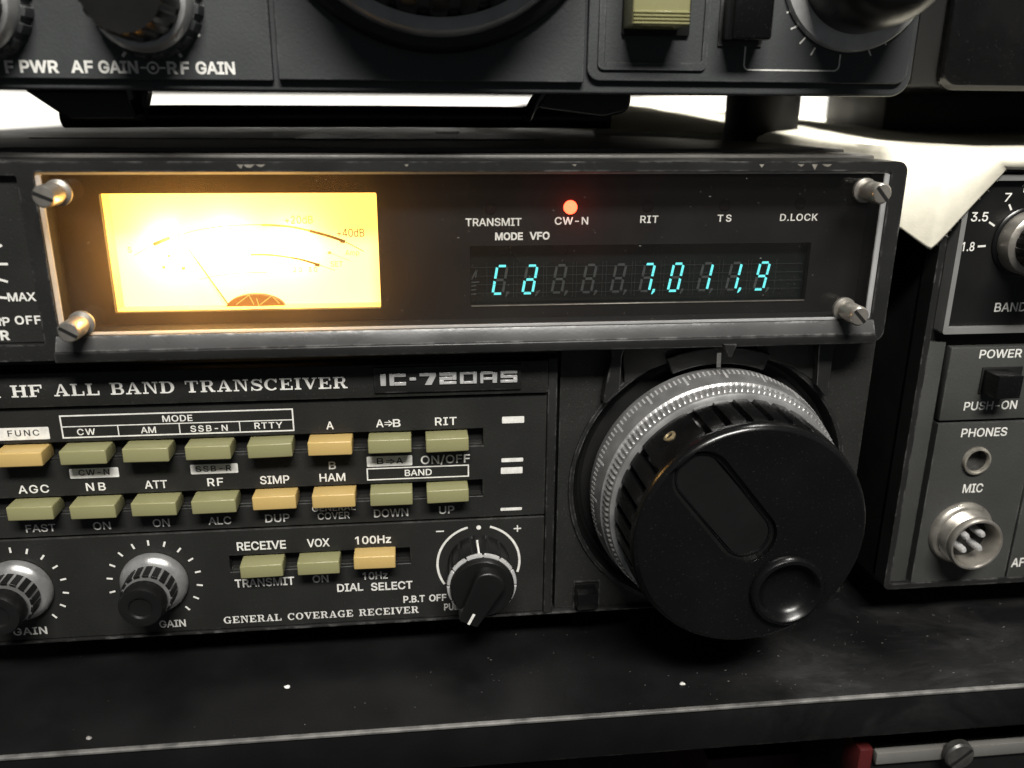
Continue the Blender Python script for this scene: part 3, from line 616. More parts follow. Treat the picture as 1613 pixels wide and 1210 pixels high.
sc_.ribbon(a1[50:68], .40, YI, 1); sc_.ribbon(a1[67:81], .55, YI, 0); sc_.ribbon(a1[80:], .14, YI, 0)
sc_.ribbon([mp(242, 385.5), mp(268, 374.5)], .75, YI-.02, 0)
a2 = smooth_path([mp(*q) for q in ((290, 420), (340, 408.5), (395, 401.5), (430, 402), (470, 408), (500, 416.5), (528, 426))])
sc_.ribbon(a2[:21], .08, YI, 1); sc_.ribbon(a2[20:38], .38, YI, 1); sc_.ribbon(a2[37:51], .42, YI, 0); sc_.ribbon(a2[50:], .10, YI, 1)
sc_.ribbon(smooth_path([mp(*q) for q in ((314, 440), (340, 434.5), (380, 430), (420, 429))]), .07, YI, 1)
sc_.ribbon([mp(519, 398), mp(552, 411)], .07, YI, 1)
for q in ((540, 380), (500, 417)): sc_.flat([mp(q[0]-5, q[1]-3), mp(q[0]+4, q[1]-2), mp(q[0]+3, q[1]+3), mp(q[0]-4, q[1]+2)], YI-.03, 0)
for q in ((258, 421), (289, 422.5), (266, 403), (519, 398)): sc_.flat([mp(q[0]-2.5, q[1]-2), mp(q[0]+2.5, q[1]-2), mp(q[0]+2.5, q[1]+2), mp(q[0]-2.5, q[1]+2)], YI-.01, 1)
px_text(sc_, '+20dB', 449, 493, 352.5, 12, MD, .0, 1, .05); px_text(sc_, '+40dB', 531, 574, 373, 12.5, MD, .0, 0, .05)
px_text(sc_, 'SET', 521, 540, 420, 8.5, MD, .0, 1, .05); px_text(sc_, '20 30', 462, 500, 428, 7, MD, .0, 1, .05); px_text(sc_, 'Amp', 544, 566, 402, 8, MD, .0, 1, .05); px_text(sc_, 'S', 202, 208, 398, 9, MD, .0, 1, .05)
sc_.build('scale_print', [M['dial_ink'], M['dial_ink_faint']], mt, smooth=0, recalc=False)
nd = MB(); p0, p1 = at(366, 489, MD-1.2), at(275, 362, MD-1.2)
d = (p1-p0).normalized(); q = Vector((-d.z, 0, d.x))*.13
nd.hexa([tuple(p0-q), tuple(p0+q), tuple(p1+q*.6), tuple(p1-q*.6)], [tuple(p0-q+Vector((0, .15, 0))), tuple(p0+q+Vector((0, .15, 0))), tuple(p1+q*.6+Vector((0, .15, 0))), tuple(p1-q*.6+Vector((0, .15, 0)))])
nd.build('needle', M['dial_ink'], mt)
hb = MB(); hp = at(403, 487, MD-1.5); hr = (at(450, 487, MD-1.5)-hp).x
pts = [(hp.x+hr*math.cos(math.radians(a)), hp.z+hr*.52*math.sin(math.radians(a))) for a in range(0, 181, 9)]
hb.plate(pts, [], MD-1.6, MD-.2)
hb.build('needle_hub', M['hub'], mt, bevel=.15)
sp = MB()
for a in ((372, 480, 392, 465), (392, 465, 400, 480), (410, 480, 428, 466), (404, 470, 408, 482), (428, 466, 440, 478)):
    A_, B_ = at(a[0], a[1], MD-1.7), at(a[2], a[3], MD-1.7); sp.ribbon([(A_.x, A_.z), (B_.x, B_.z)], .22, MD-1.68)
sp.build('movement_spring', M['dial_ink_faint'], mt, smooth=0, recalc=False)
# lamps inside the meter housing
for fx, pw in ((.20, .030), (.42, .036), (.66, .020)):
    l = bpy.data.lights.new('meter_lamp', 'POINT'); l.energy = pw; l.shadow_soft_size = .0012; l.color = (1.0, .56, .17)
    o = bpy.data.objects.new('meter_lamp', l); C.objects.link(o); o.location = Vector((mx0+(mx1-mx0)*fx, MD-3.2, mz0+12.5))*S
# --- vacuum display
dp = bpy.data.objects.new('display', None); C.objects.link(dp); dp.location = Vector(((dx0+dx1)/2, 5, dz0))*S; dp.empty_display_size = .005; hang(dp, tr)
DY = 4.6
MB().box(dx0-1, dx1+1, DY, DY+1, dz0-1, dz1+1).build('display_glass', M['vfd'], dp)
ln = MB(); ln.box(dx0+.2, dx1-.2, 1.75, 2.02, dz0-.14, dz0+.10, .05, 1); ln.build('display_sill', M['nickel'], dp)
SEG = {'a': ((.0, 1), (1, 1)), 'b': ((1, 1), (1, .5)), 'c': ((1, .5), (1, 0)), 'd': ((0, 0), (1, 0)), 'e': ((0, .5), (0, 0)), 'f': ((0, 1), (0, .5)), 'g': ((0, .5), (1, .5))}
lit = {0: 'afed', 1: 'abgced', 5: 'abc', 6: 'abcdef', 7: 'bc', 8: 'bc', 9: 'abfgcd'}
lit[1] = 'abgecd'; comma = (5, 8)
xb = [774, 821, 867, 913.6, 960, 1005, 1050, 1096.3, 1141.3, 1185.4]
p_lo = at(1000, 459, DY-.1); p_hi = at(1000, 416.5, DY-.1); zb, hh = p_lo.z, p_hi.z-p_lo.z
for i, x in enumerate(xb):
    x0 = at(x+2, 466-13.0*(x-774)/411, DY-.1).x; ww = 2.15
    for mode in ('lit', 'ghost'):
        segs = [s_ for s_ in 'abcdefg' if (s_ in lit.get(i, '')) == (mode == 'lit')]
        d_ = MB(); n_ = 0
        for s_ in segs:
            (u0, v0), (u1, v1) = SEG[s_]
            P0_ = (x0+u0*ww+v0*hh*.17, zb+v0*hh); P1_ = (x0+u1*ww+v1*hh*.17, zb+v1*hh)
            L_ = math.hypot(P1_[0]-P0_[0], P1_[1]-P0_[1]); e = ((P1_[0]-P0_[0])/L_, (P1_[1]-P0_[1])/L_); g = .30; t_ = .27
            a_ = (P0_[0]+e[0]*g, P0_[1]+e[1]*g); b_ = (P1_[0]-e[0]*g, P1_[1]-e[1]*g); nn = (-e[1]*t_, e[0]*t_)
            d_.flat([(a_[0]-nn[0]-e[0]*.08, a_[1]-nn[1]-e[1]*.08), (a_[0]+nn[0]+e[0]*.08, a_[1]+nn[1]+e[1]*.08), (b_[0]+nn[0]-e[0]*.02, b_[1]+nn[1]-e[1]*.02), (b_[0]-nn[0], b_[1]-nn[1])], DY-.12); n_ += 1
        if (i in comma) == (mode == 'lit'):
            cx_ = x0+ww+.85; d_.flat([(cx_, zb+.45), (cx_+.55, zb+.45), (cx_+.45, zb-.1), (cx_-.15, zb-.75), (cx_-.3, zb-.65)], DY-.12); n_ += 1
        if n_: d_.build('lit_digit' if mode == 'lit' else 'unlit_digit', M['seg'] if mode == 'lit' else M['ghost'], dp, smooth=0, recalc=False)
dg_ = MB()
for k in range(4): dg_.box(dx0+.3, dx1-.3, DY-.52, DY-.48, zb+.2+k*hh/3.2, zb+.24+k*hh/3.2)
for x in xb:
    x0 = at(x+12, 460, DY-.5).x
    for e in (-2.6, 3.1): dg_.box(x0+e, x0+e+.035, DY-.52, DY-.48, zb-.9, zb+hh+.9)
dg_.build('display_grid', M['ghost'], dp)
gs = MB()
for (xa, ya, xb_, yb) in ((743, 440, 751, 424), (751, 424, 749, 438), (742, 445, 755, 444), (742, 451, 750, 450), (742, 457, 750, 456), (742, 464, 750, 463)):
    A_, B_ = at(xa, ya, DY), at(xb_, yb, DY); gs.ribbon([(A_.x, A_.z), (B_.x, B_.z)], .26, DY-.1)
gs.build('unlit_symbol', M['ghost'], dp, smooth=0, recalc=False)
gr = MB()
for k in range(10):
    x0 = at(xb[k], 460, DY-.05).x; gr.box(x0-1.0, x0+4.3, DY-.06, DY-.02, zb-.9, zb+hh+.9)
gr.build('anode_plate', M['vfd'], dp)
# --- acrylic pane
pn = MB(); pe = .9
pn.box(PX0+.25, PX1-.25, -5.0, -2.4, PZ0+.25, PZ1-.25)
pane = pn.build('window_pane', M['pane'], tr)
pr = MB().plate(rect(PX0+.1, PX1-.1, PZ0+.1, PZ1-.1, .6), [rect(PX0+1.0, PX1-1.1, PZ0+.6, PZ1-.5, .4)], -5.5, -5.02)
pr.build('pane_edge', M['pane_edge'], pane, bevel=.15)
du = MB()
for k in range(230):
    x, z = random.uniform(-98, 64), 83+30*random.random()**1.3; r_ = random.choice((.025, .03, .035, .045, .06)); a = random.uniform(0, PI); e = random.choice((1, 1, 1.5, 3.5))
    du.flat([(x+r_*e*math.cos(a+t)*(1+.4*random.random()), z+r_*math.sin(a+t)*(1+.4*random.random())) for t in (0, 1.1, 2.2, 3.4, 4.6, 5.5)], -5.03)
o = du.build('dust', M['dust'], pane, smooth=0, recalc=False); o['kind'] = 'stuff'
# --- four standoff screws on the pane
def standoff():
    m = MB(); m.lathe([(2.5, 0), (2.5, -.7), (1.75, -1.0), (1.75, -2.2), (2.05, -2.5), (2.05, -6.9), (1.75, -7.3), (0, -7.3)], 0, 0, 28)
    return m
for bx, bz, ang in ((at(91, 304, -5.5).x, at(91, 304, -5.5).z, -24), (at(128, 510, -5.5).x, at(128, 510, -5.5).z, -32), (at(1363, 300, -5.5).x, at(1363, 300, -5.5).z, -48), (at(1330, 487, -5.5).x, at(1330, 487, -5.5).z, -45)):
    o = standoff().build('standoff_screw', M['nickel'], tr, (bx, -5.0, bz), bevel=.0)
    s2 = MB().box(-1.78, 1.78, -7.42, -7.31, -.30, .30); s2 = s2.build('slot', M['dull'], o, (bx, -5.0, bz), (0, math.radians(-ang), 0))

# --- control panel left of the window
cp = MB().plate(rect(-165.9, -103.5, 80.6, 112.5), [], -4.6, 4)
cpo = cp.build('volume_panel', M['panel'], tr, bevel=.2)
lt = MB()
px_text(lt, 'MAX', 13.6, 56.7, 474, 12.5, -4.6, .02); px_text(lt, 'OFF', 25, 65, 510.5, 12.5, -4.6, .02); px_text(lt, 'AMP', -30, 16, 513, 12.5, -4.6, .02); px_text(lt, 'POWER', -72, 15, 536, 14, -4.6, .03)
for a, b in (((-6, 468), (11.5, 469.5)), ((-2, 440), (12.5, 444)), ((-4, 416), (12.5, 416)), ((-6, 391), (3, 386)), ((-10, 497), (4, 505))):
    A_, B_ = at(*a, -4.6), at(*b, -4.6); lt.ribbon([(A_.x, A_.z), (B_.x, B_.z)], .45, -4.63)
lt.build('lettering', M['ink'], cpo, smooth=0, recalc=False)

# --- title strip, badge
z_s1 = at(400, 578.5, -.5).z; z_l1 = at(429, 631.5, 0).z; z_l2 = at(429, 831, 0).z; z_b = at(420, 987, 0).z
xs = at(862, 617, 0).x
ts = MB().box(XL+4, xs, -1.0, 3, z_l1+.35, z_s1, .25)
tso = ts.build('title_strip', M['panel'], tr)
lt = MB()
z0 = (at(17, 626, -1).z+at(548, 611.5, -1).z)/2; h = at(280, 598.5, -1).z-at(280, 618.5, -1).z
serif_text(lt, 'HF ALL BAND TRANSCEIVER', at(19, 626, -1).x, at(548, 611.5, -1).x, z0, h*.93, -1.06)
serif_text(lt, 'H', at(-26, 627, -1).x, at(2, 627, -1).x, z0, h*.93, -1.06)
lt.build('lettering', M['ink'], tso, smooth=0, recalc=False)
bg0, bg1 = at(590, 617, -1), at(821, 573, -1)
bz0, bz1 = at(705, 615.5, -1).z, at(705, 575.5, -1).z
MB().box(bg0.x, bg1.x, -1.55, -.9, bz0, bz1, .2).build('badge', M['frame'], tso)
lt = MB(); bx0, bx1 = at(599.4, 606, -1.6).x, at(814.6, 602, -1.6).x; z0 = at(705, 605, -1.6).z; h = at(705, 586.5, -1.6).z-z0
T_ = .27; st = .24
glyphs = [('I', .42), ('C', 1.25), ('-', .50), ('7', 1.25), ('2', 1.3), ('0', 1.3), ('A', 1.3), ('S', 1.3)]
tot = sum(w for _, w in glyphs)+.26*(len(glyphs)-1); sx = (bx1-bx0)/tot; off = 0; kk = 0
for g, w in glyphs:
    R_ = []
    if g == 'I': R_ = [(0, 0, w, 1)]
    elif g == 'C': R_ = [(0, 0, st*1.5, 1), (st*1.5, 0, w, T_), (st*1.5, 1-T_, w, 1)]
    elif g == '-': R_ = [(0, .40, w, .64)]
    elif g == '7': R_ = [(0, 1-T_, w, 1)]
    elif g == '2': R_ = [(0, 1-T_, w, 1), (w-st*1.3, .36, w, 1-T_), (0, .36, w-st*1.3, .62), (0, 0, st*1.4, .36), (st*1.4, 0, w, T_*.8)]
    elif g == '0': R_ = [(0, 0, st*1.2, 1), (w-st*1.2, 0, w, 1), (st*1.2, 0, w-st*1.2, .2), (st*1.2, .8, w-st*1.2, 1)]
    elif g == 'A': R_ = [(0, 0, st, .9), (w-st*1.5, 0, w, .88), (.06, .76, w-st*1.5, 1), (st, .28, w-st*1.5, .48)]
    elif g == 'S': R_ = [(0, 1-T_*.85, w, 1), (0, .40, st*1.1, 1-T_*.85), (st*1.1, .40, w, .62), (w-st*1.3, 0, w, .40), (0, 0, w-st*1.3, T_*.85)]
    for (u0, v0, u1, v1) in R_:
        lt.box(bx0+(off+u0)*sx, bx0+(off+u1)*sx, -1.85-.004*(kk % 5), -1.5, z0+v0*h, z0+v1*h, .06, 1); kk += 1
    if g == '7':
        a_ = [(bx0+(off+w)*sx, z0+(1-T_)*h), (bx0+(off+w*.62)*sx, z0+(1-T_)*h), (bx0+(off+w*.32)*sx, z0), (bx0+(off+w*.72)*sx, z0)]
        lt.plate(a_, [], -1.86, -1.5)
    off += w+.26
lt.build('badge_lettering', M['bright'], tso)

# --- button panel: slots, buttons, lettering
zs = {}
for r_, (xa, ya, yb) in {1: (640, 673.5, 699), 2: (640, 752.5, 779), 3: (600, 862, 884)}.items():
    pass
BUT = [  # colour, left x, right x, bottom y (left, right) of the front face, row
 ('tan', -9, 70.3, 738.5, 735.3, 1), ('olive', 93.7, 170.6, 734, 732, 1), ('olive', 193.2, 268.2, 730.5, 728.5, 1), ('olive', 291, 366.7, 727, 725, 1), ('olive', 388, 463, 723, 720.5, 1), ('tan', 483.3, 556.8, 720, 717.7, 1), ('olive', 578.6, 650, 715.6, 712.6, 1), ('olive', 669.6, 740, 712, 709.6, 1),
 ('olive', 9, 88, 823, 820, 2), ('olive', 109.4, 185.4, 818, 815.5, 2), ('olive', 207, 280.7, 814.7, 812, 2), ('olive', 300.8, 374.5, 810, 807.4, 2), ('tan', 395.8, 470, 807.8, 804, 2), ('tan', 490, 562.5, 803.4, 800.4, 2), ('olive', 581.5, 651.5, 797, 794.5, 2), ('olive', 671.4, 740, 793.9, 791.5, 2),
 ('olive', 376.8, 447.8, 912, 909.8, 3), ('olive', 467, 537.5, 907, 904.8, 3), ('tan', 556, 624.5, 897.8, 894.7, 3)]
BD = 4.2; BW = 9.25; BH = 3.15
rowz = {}
for r_ in (1, 2, 3):
    l_ = [b for b in BUT if b[5] == r_ and b[1] > 60]
    if r_ == 3: l_ = l_[:2]
    rowz[r_] = sum(at((b[1]+b[2])/2, (b[3]+b[4])/2, -BD).z for b in l_)/len(l_)
slots = {1: (-160, at(761, 690, 0).x), 2: (-160, at(760, 780, 0).x), 3: (at(361, 880, 0).x, at(646, 880, 0).x)}
holes = [rect(slots[r_][0], slots[r_][1], rowz[r_]-.55, rowz[r_]+BH+.35) for r_ in (1, 2, 3)]
bp_x1 = xs
panel_top, panel_bot = z_l1-.15, z_b
# upper area with two slots, lower area with the knobs; a groove between them
bpo = MB().plate(rect(XL+4, bp_x1, z_l2+.22, panel_top), holes[:2], 0, 2.6)
bpo = bpo.build('button_panel', M['panel'], tr, bevel=.22)
lpo = MB().plate(rect(XL+4, bp_x1, panel_bot, z_l2-.22), holes[2:], 0, 2.6).build('lower_panel', M['panel'], tr, bevel=.22)
MB().box(XL+4, bp_x1+.3, 2.3, 3.45, panel_bot, z_s1+.5).build('panel_backing', M['dull'], tr)
sl = MB()
for r_ in (1, 2, 3): sl.box(slots[r_][0]+.1, slots[r_][1]-.1, .35, 2.3, rowz[r_]-.5, rowz[r_]-.05, .08, 1)
sl.build('slot_rail', M['panel'], tr)
btn = {}
for kcol in ('olive', 'tan'):
    m = MB().box(-BW/2, BW/2, -BD, 2.0, 0, BH, .30, 3)
    btn[kcol] = m
meshes = {}
for col, xa, xb_, ya, yb, r_ in BUT:
    pa, pb = at(xa, ya, -BD), at(xb_, yb, -BD); zc = rowz[r_] if not (r_ == 3 and col == 'tan') else (pa.z+pb.z)/2
    if col not in meshes:
        o = btn[col].build('push_button', M[col], tr, ((pa.x+pb.x)/2, 0, zc)); meshes[col] = o.data
    else:
        o = bpy.data.objects.new('push_button', meshes[col]); C.objects.link(o); o.location = Vector(((pa.x+pb.x)/2, random.uniform(-.15, .25), zc+random.uniform(-.06, .06)))*S; hang(o, tr)
        o.rotation_euler = (random.uniform(-.02, .02), random.uniform(-.012, .012), random.uniform(-.012, .012))
    if col == 'tan': o['label'] = 'tan yellow push button'
lt = MB()
UPT = [('CW', 122.4, 150.5, 685, 9.4), ('AM', 222.6, 246, 682, 9.4), ('SSB-N', 300.8, 358.9, 679.3, 9.3), ('RTTY', 401.5, 445, 674.8, 9.5), ('MODE', 256.5, 303.4, 663.7, 9.5),
 ('AGC', 30, 78, 776.5, 12), ('NB', 136.7, 167, 772.6, 12), ('ATT', 229, 264, 769, 12), ('RF', 327.6, 352, 765.3, 12), ('FAST', 41.7, 88.5, 837.5, 11.2), ('ON', 147.7, 175, 834, 11.5), ('ON', 241.7, 267.7, 829.3, 11.5), ('ALC', 329, 364.6, 825.8, 11.5),
 ('A', 514.6, 525.5, 676, 11.7), ('RIT', 685.7, 719, 669.5, 12), ('B', 518.5, 529, 738.8, 11.5), ('ON/OFF', 663.4, 740, 729.5, 12.3), ('BAND', 638, 680, 749, 9.5), ('SIMP', 410.4, 456, 761.7, 12), ('HAM', 504, 544, 758, 12), ('DUP', 418.5, 456.5, 822, 12), ('GENERAL', 492, 560, 804.5, 9), ('COVER', 501, 551, 817.4, 10.3), ('DOWN', 589.6, 643, 813.8, 12), ('UP', 692, 715.5, 808.8, 11.5)]
for t, a, b, y, h in UPT: px_text(lt, t, a, b, y, h, 0.0, .012)
def arrow(mb, xl, xr, yc, hp, Y=0.0, lift=.03, mi=0):
    a, b = at(xl, yc, Y), at(xr, yc, Y); z = (a.z+b.z)/2; hz = at(xl, yc-hp/2, Y).z-a.z; w = b.x-a.x
    mb.ribbon([(a.x, z+hz*.38), (a.x+w*.72, z+hz*.38)], .16, Y-lift, mi); mb.ribbon([(a.x, z-hz*.38), (a.x+w*.72, z-hz*.38)], .16, Y-lift, mi)
    mb.ribbon([(a.x+w*.52, z+hz), (b.x, z)], .2, Y-lift-.005, mi); mb.ribbon([(a.x+w*.52, z-hz), (b.x, z)], .2, Y-lift-.01, mi)
px_text(lt, 'A', 592.9, 604, 672.8, 11.7, 0); arrow(lt, 605.5, 618, 667, 9); px_text(lt, 'B', 619.5, 630.7, 672.2, 11.7, 0)
def px_rect(mb, xl, xr, yt, yb, Y=0.0, lift=.03, rad=.25, line=None):
    xm = (xl+xr)/2; a, b = at(xl, (yt+yb)/2, Y), at(xr, (yt+yb)/2, Y); z1, z0 = at(xm, yt, Y).z, at(xm, yb, Y).z
    if line is None: mb.flat(rect(a.x, b.x, z0, z1, rad, 4), Y-lift)
    else:
        for p, q in (((a.x, z0), (b.x, z0)), ((b.x, z0), (b.x, z1)), ((b.x, z1), (a.x, z1)), ((a.x, z1), (a.x, z0))):
            e = Vector((q[0]-p[0], q[1]-p[1])).normalized()*line/2; mb.ribbon([(p[0]-e.x, p[1]-e.y), (q[0]+e.x, q[1]+e.y)], line, Y-lift-(.006 if p[0] == q[0] else 0))
    return a.x, b.x, z0, z1
for (xl, xr, yt, yb, txt, ta, tb, ty, th) in ((-4, 78, 673.5, 693, 'FUNC', 13, 62.5, 686.8, 9.2), (109.5, 187.3, 737.3, 752.8, 'CW-N', 124.5, 173, 748.3, 8.8), (300, 375, 731, 746, 'SSB-R', 309, 364.6, 742.5, 8.8), (577.7, 649.4, 718.2, 734.2, None, 0, 0, 0, 0)):
    lp = MB(); px_rect(lp, xl, xr, yt, yb)
    if txt: px_text(lp, txt, ta, tb, ty, th, 0, .012, 1, .045)
    else:
        px_text(lp, 'B', 594, 604, 731, 9.2, 0, .012, 1, .045); arrow(lp, 608, 621, 727, 7.5, 0, .045, 1); px_text(lp, 'A', 624.5, 634.5, 730, 9.2, 0, .012, 1, .045)
    lp.build('label_plate', [M['ink'], M['ink_dim']], bpo, smooth=0, recalc=False)
bx = px_rect(lt, 96, 462, 650, 684, line=.30)
zdiv = at(277, 667, 0).z; lt.ribbon([(bx[0], zdiv), (bx[1], zdiv)], .22, -.04)
for px in (186, 283, 378): x_ = at(px, 675, 0).x; lt.ribbon([(x_, bx[2]), (x_, zdiv)], .22, -.045)
px_rect(lt, 578.6, 737.8, 735.6, 753, line=.28)
for q in ((790.8, 825.6, 656, 666.5), (789.9, 824, 721.5, 727.5), (789, 823, 736, 746), (788.4, 822, 799.5, 804)): px_rect(lt, *q, rad=.2)
lt.build('lettering', M['ink'], bpo, smooth=0, recalc=False)
lt = MB()
for t, a, b, y, h in (('GAIN', 22, 75, 999.5, 11), ('GAIN', 252, 293, 987.5, 10.5), ('RECEIVE', 374, 450.5, 865.5, 12.6), ('VOX', 484.6, 519, 861, 12), ('100Hz', 560, 616, 856, 11.5), ('TRANSMIT', 370.8, 463.9, 923, 12), ('ON', 493, 517.4, 917, 10.8), ('10Hz', 571.7, 610.5, 912, 10.8), ('P.B.T', 636, 669, 948.5, 10), ('OFF', 676.5, 703, 946.5, 10), ('PULL', 700, 728, 960.5, 10), ('DIAL', 531.8, 572, 931, 11.5), ('SELECT', 585, 649.7, 928.5, 11.5)):
    px_text(lt, t, a, b, y, h, 0, .016)
z0 = (at(353, 982.5, 0).z+at(659.7, 965, 0).z)/2; h = at(500, 964, 0).z-at(500, 974.5, 0).z
serif_text(lt, 'GENERAL COVERAGE RECEIVER', at(353, 982, 0).x, at(659.7, 965, 0).x, z0, h, -.03, gap=.12, space=.7)
PB = (-18.6, 24.2)
lt.ribbon(arc(PB[0], PB[1], 9.55, 105, 213), .52, -.03); lt.ribbon(arc(PB[0], PB[1], 9.55, 74, -18), .52, -.03)
p = at(754, 831, 0); lt.flat(circ(p.x, p.z, .55, 20), -.03)
p = at(693, 837, 0); lt.ribbon([(p.x-.9, p.z), (p.x+.9, p.z)], .3, -.03)
p = at(815, 832.5, 0); lt.ribbon([(p.x-.85, p.z), (p.x+.85, p.z)], .3, -.03); lt.ribbon([(p.x, p.z-.85), (p.x, p.z+.85)], .3, -.04)
GK = [(-91.2, 23.6), None]
# second knob from the right column of ticks at the photo's left edge
k2 = at(27, 936, 0); GK[1] = (at(31, 930, 0).x, 23.4)
for (cx, cz) in GK:
    for k in range(14):
        a = math.radians(213-20.2*k)
        lt.ribbon([(cx+9.0*math.cos(a), cz+9.0*math.sin(a)), (cx+10.3*math.cos(a), cz+10.3*math.sin(a))], .42, -.03)
lt.build('lettering', M['ink'], lpo, smooth=0, recalc=False)
# lower lip of the radio
MB().box(XL, 66.2, -.6, 3.4, 9.6, z_b-.15, .4, 2).build('bottom_rail', M['frame'], tr)
MB().box(at(868, 700, 0).x-1.1, at(868, 700, 0).x+1.0, -.9, 3.4, z_b-.1, z_s1+.4, .35, 2).build('side_rail', M['frame'], tr)

# --- gain knobs
def gain_knob(cx, cz):
    k = bpy.data.objects.new('gain_knob', None); C.objects.link(k); k.location = Vector((cx, 0, cz))*S; k.empty_display_size = .004; hang(k, tr)
    MB().lathe([(7.3, -.25), (7.3, -.9), (6.9, -1.9), (5.9, -2.5), (5.5, -2.7), (5.3, -6.4), (0, -6.4)], cx, cz, 72).build('skirt', M['silver'], k)
    f = MB()
    for q in range(18):
        a = 2*PI*(q+.3)/18; ca, sa = math.cos(a), math.sin(a); hw = .66
        def pt(r, t, y): return (cx+r*ca-t*sa, y, cz+r*sa+t*ca)
        f.hexa([pt(5.0, -hw, -3.0), pt(5.0, hw, -3.0), pt(5.0, hw, -6.7), pt(5.0, -hw, -6.7)], [pt(5.62, -hw, -3.0), pt(5.62, hw, -3.0), pt(5.48, hw, -6.7), pt(5.48, -hw, -6.7)])
    f.build('grip_rib', M['black'], k, bevel=.08)
    MB().lathe([(3.6, -6.4), (3.6, -7.0), (4.6, -7.3), (4.75, -7.9), (4.75, -10.3), (4.4, -10.9), (2.9, -11.1), (2.5, -11.0), (2.2, -10.6), (0, -10.4)], cx, cz, 56).build('cap', M['black'], k)
for g in GK: gain_knob(*g)
# --- pass band knob
pk = bpy.data.objects.new('pass_band_knob', None); C.objects.link(pk); pk.location = Vector((PB[0], 0, PB[1]))*S; pk.empty_display_size = .004; hang(pk, tr)
def fl(a, i, r): return r - (.35 if (i in (1, 2) and math.cos(a*14) > .55) else 0)
MB().lathe([(7.2, -.2), (7.1, -.7), (6.9, -8.6), (6.5, -9.0), (0, -9.0)], PB[0], PB[1], 168, fl).build('barrel', M['black'], pk)
mk_ = MB(); mk_.box(-.22, .22, -8.4, -2.2, 6.75, 7.12); mk_.build('marker_line', M['ink'], pk, (PB[0], 0, PB[1]), (0, math.radians(-4), 0))
def sc2(a, i, r): return r - (.55 if (r > 7 and math.cos(a*12+.4) > .93) else 0)
MB().lathe([(6.3, -8.9), (7.5, -9.1), (7.8, -9.5), (7.7, -10.0), (7.2, -10.2), (6.3, -10.2)], PB[0], PB[1], 240, sc2, cap0=False, cap1=False).build('scalloped_ring', M['bright'], pk)
MB().lathe([(7.15, -9.9), (7.1, -11.2), (6.7, -11.8), (5.0, -11.9), (0, -11.9)], PB[0], PB[1], 96).build('inner_disc', M['black'], pk)
lv = MB(); 
tip, tail = at(752, 987, -15), at(785, 920, -15)
ax = Vector((PB[0], 0, PB[1])); dv = Vector((-.45, 0, -.893)); nv = Vector((-dv.z, 0, dv.x))
outl = []
for k in range(13):
    a = -PI/2+PI*k/12; outl.append((ax.x - dv.x*3.2*1 - dv.x*2.6*math.cos(a)*1 + nv.x*3.4*math.sin(a), ax.z - dv.z*3.2 - dv.z*2.6*math.cos(a) + nv.z*3.4*math.sin(a)))
outl += [(ax.x+dv.x*7.6+nv.x*2.3, ax.z+dv.z*7.6+nv.z*2.3), (ax.x+dv.x*7.6-nv.x*2.3, ax.z+dv.z*7.6-nv.z*2.3)]
lv.plate(outl, [], -14.7, -11.0); lv.build('pointer_lever', M['black'], pk, bevel=.5, bseg=3)
ml = MB(); a0, a1_ = ax+dv*4.6, ax+dv*7.45
ml.ribbon([(a0.x, a0.z), (a1_.x, a1_.z)], .6, -14.74); ml.build('pointer_mark', M['ink'], pk, smooth=0, recalc=False)

# --- dial bay
DX, DZ, DR = 35.1, 42.2, 32.0
bx0_ = at(880, 700, 1).x; bay1 = at(1365, 640, 1).x
bay = MB().plate(rect(bx0_, bay1, z_b-.1, 77.0), [circ(DX, DZ, DR, 96)], 1.0, 3.4)
bayo = bay.build('dial_bay', M['panel'], tr, bevel=.25)
# raised rim round the dial opening and the brackets that come down from the frame
MB().plate(circ(DX, DZ, DR+.9, 128), [circ(DX, DZ, DR-.1, 128)], .2, 1.1).build('dial_rim', M['frame'], tr, bevel=.25)
MB().lathe([(DR-.2, 3.3), (31.2, 3.3), (30.0, 3.2), (26, 3.2)], DX, DZ, 96, cap0=False, cap1=False).build('dial_well', M['dull'], tr)
MB().lathe([(DR-.1, .3), (31.4, .9), (30.6, 2.6), (29.6, 2.9)], DX, DZ, 128, cap0=False, cap1=False).build('well_wall', M['black'], tr)
def poly_px(pts, Y): return [(at(x, y, Y).x, at(x, y, Y).z) for x, y in pts]
MB().plate(poly_px([(960, 536), (985, 536), (978, 560), (975, 612), (953, 634), (948, 632), (952, 606), (962, 560)], -1), [], -2.2, 1.1).build('bracket', M['frame'], tr, bevel=.3)
MB().plate(poly_px([(1288, 530), (1318, 528), (1310, 548), (1301, 620), (1296, 622), (1283, 605), (1285, 566)], -1), [], -2.2, 1.1).build('bracket', M['frame'], tr, bevel=.3)
MB().plate(poly_px([(979, 549), (1076, 545), (1074, 563), (1020, 585), (984, 606)], 0), [], 0, 1.1).build('spandrel', M['panel'], tr, bevel=.3)
MB().plate(poly_px([(1190, 544), (1283, 541), (1281, 600), (1245, 577), (1194, 563)], 0), [], 0, 1.1).build('spandrel', M['panel'], tr, bevel=.3)
hd = MB()
hd.plate([(DX+r_*math.cos(math.radians(a)), DZ+r_*math.sin(math.radians(a))) for r_, a in [(33.2, 70+q*3.8) for q in range(12)]+[(29.2, 111.8-q*3.8) for q in range(12)]], [], -1.4, 1.6)
hdo = hd.build('index_hood', M['frame'], tr, bevel=.35)
ix = MB(); A_, B_ = at(1133, 556, -1.5), at(1132, 579, -1.5); ix.ribbon([(A_.x, A_.z), (B_.x, B_.z)], .95, -1.46); ix.build('index_line', M['ink'], hdo, smooth=0, recalc=False)
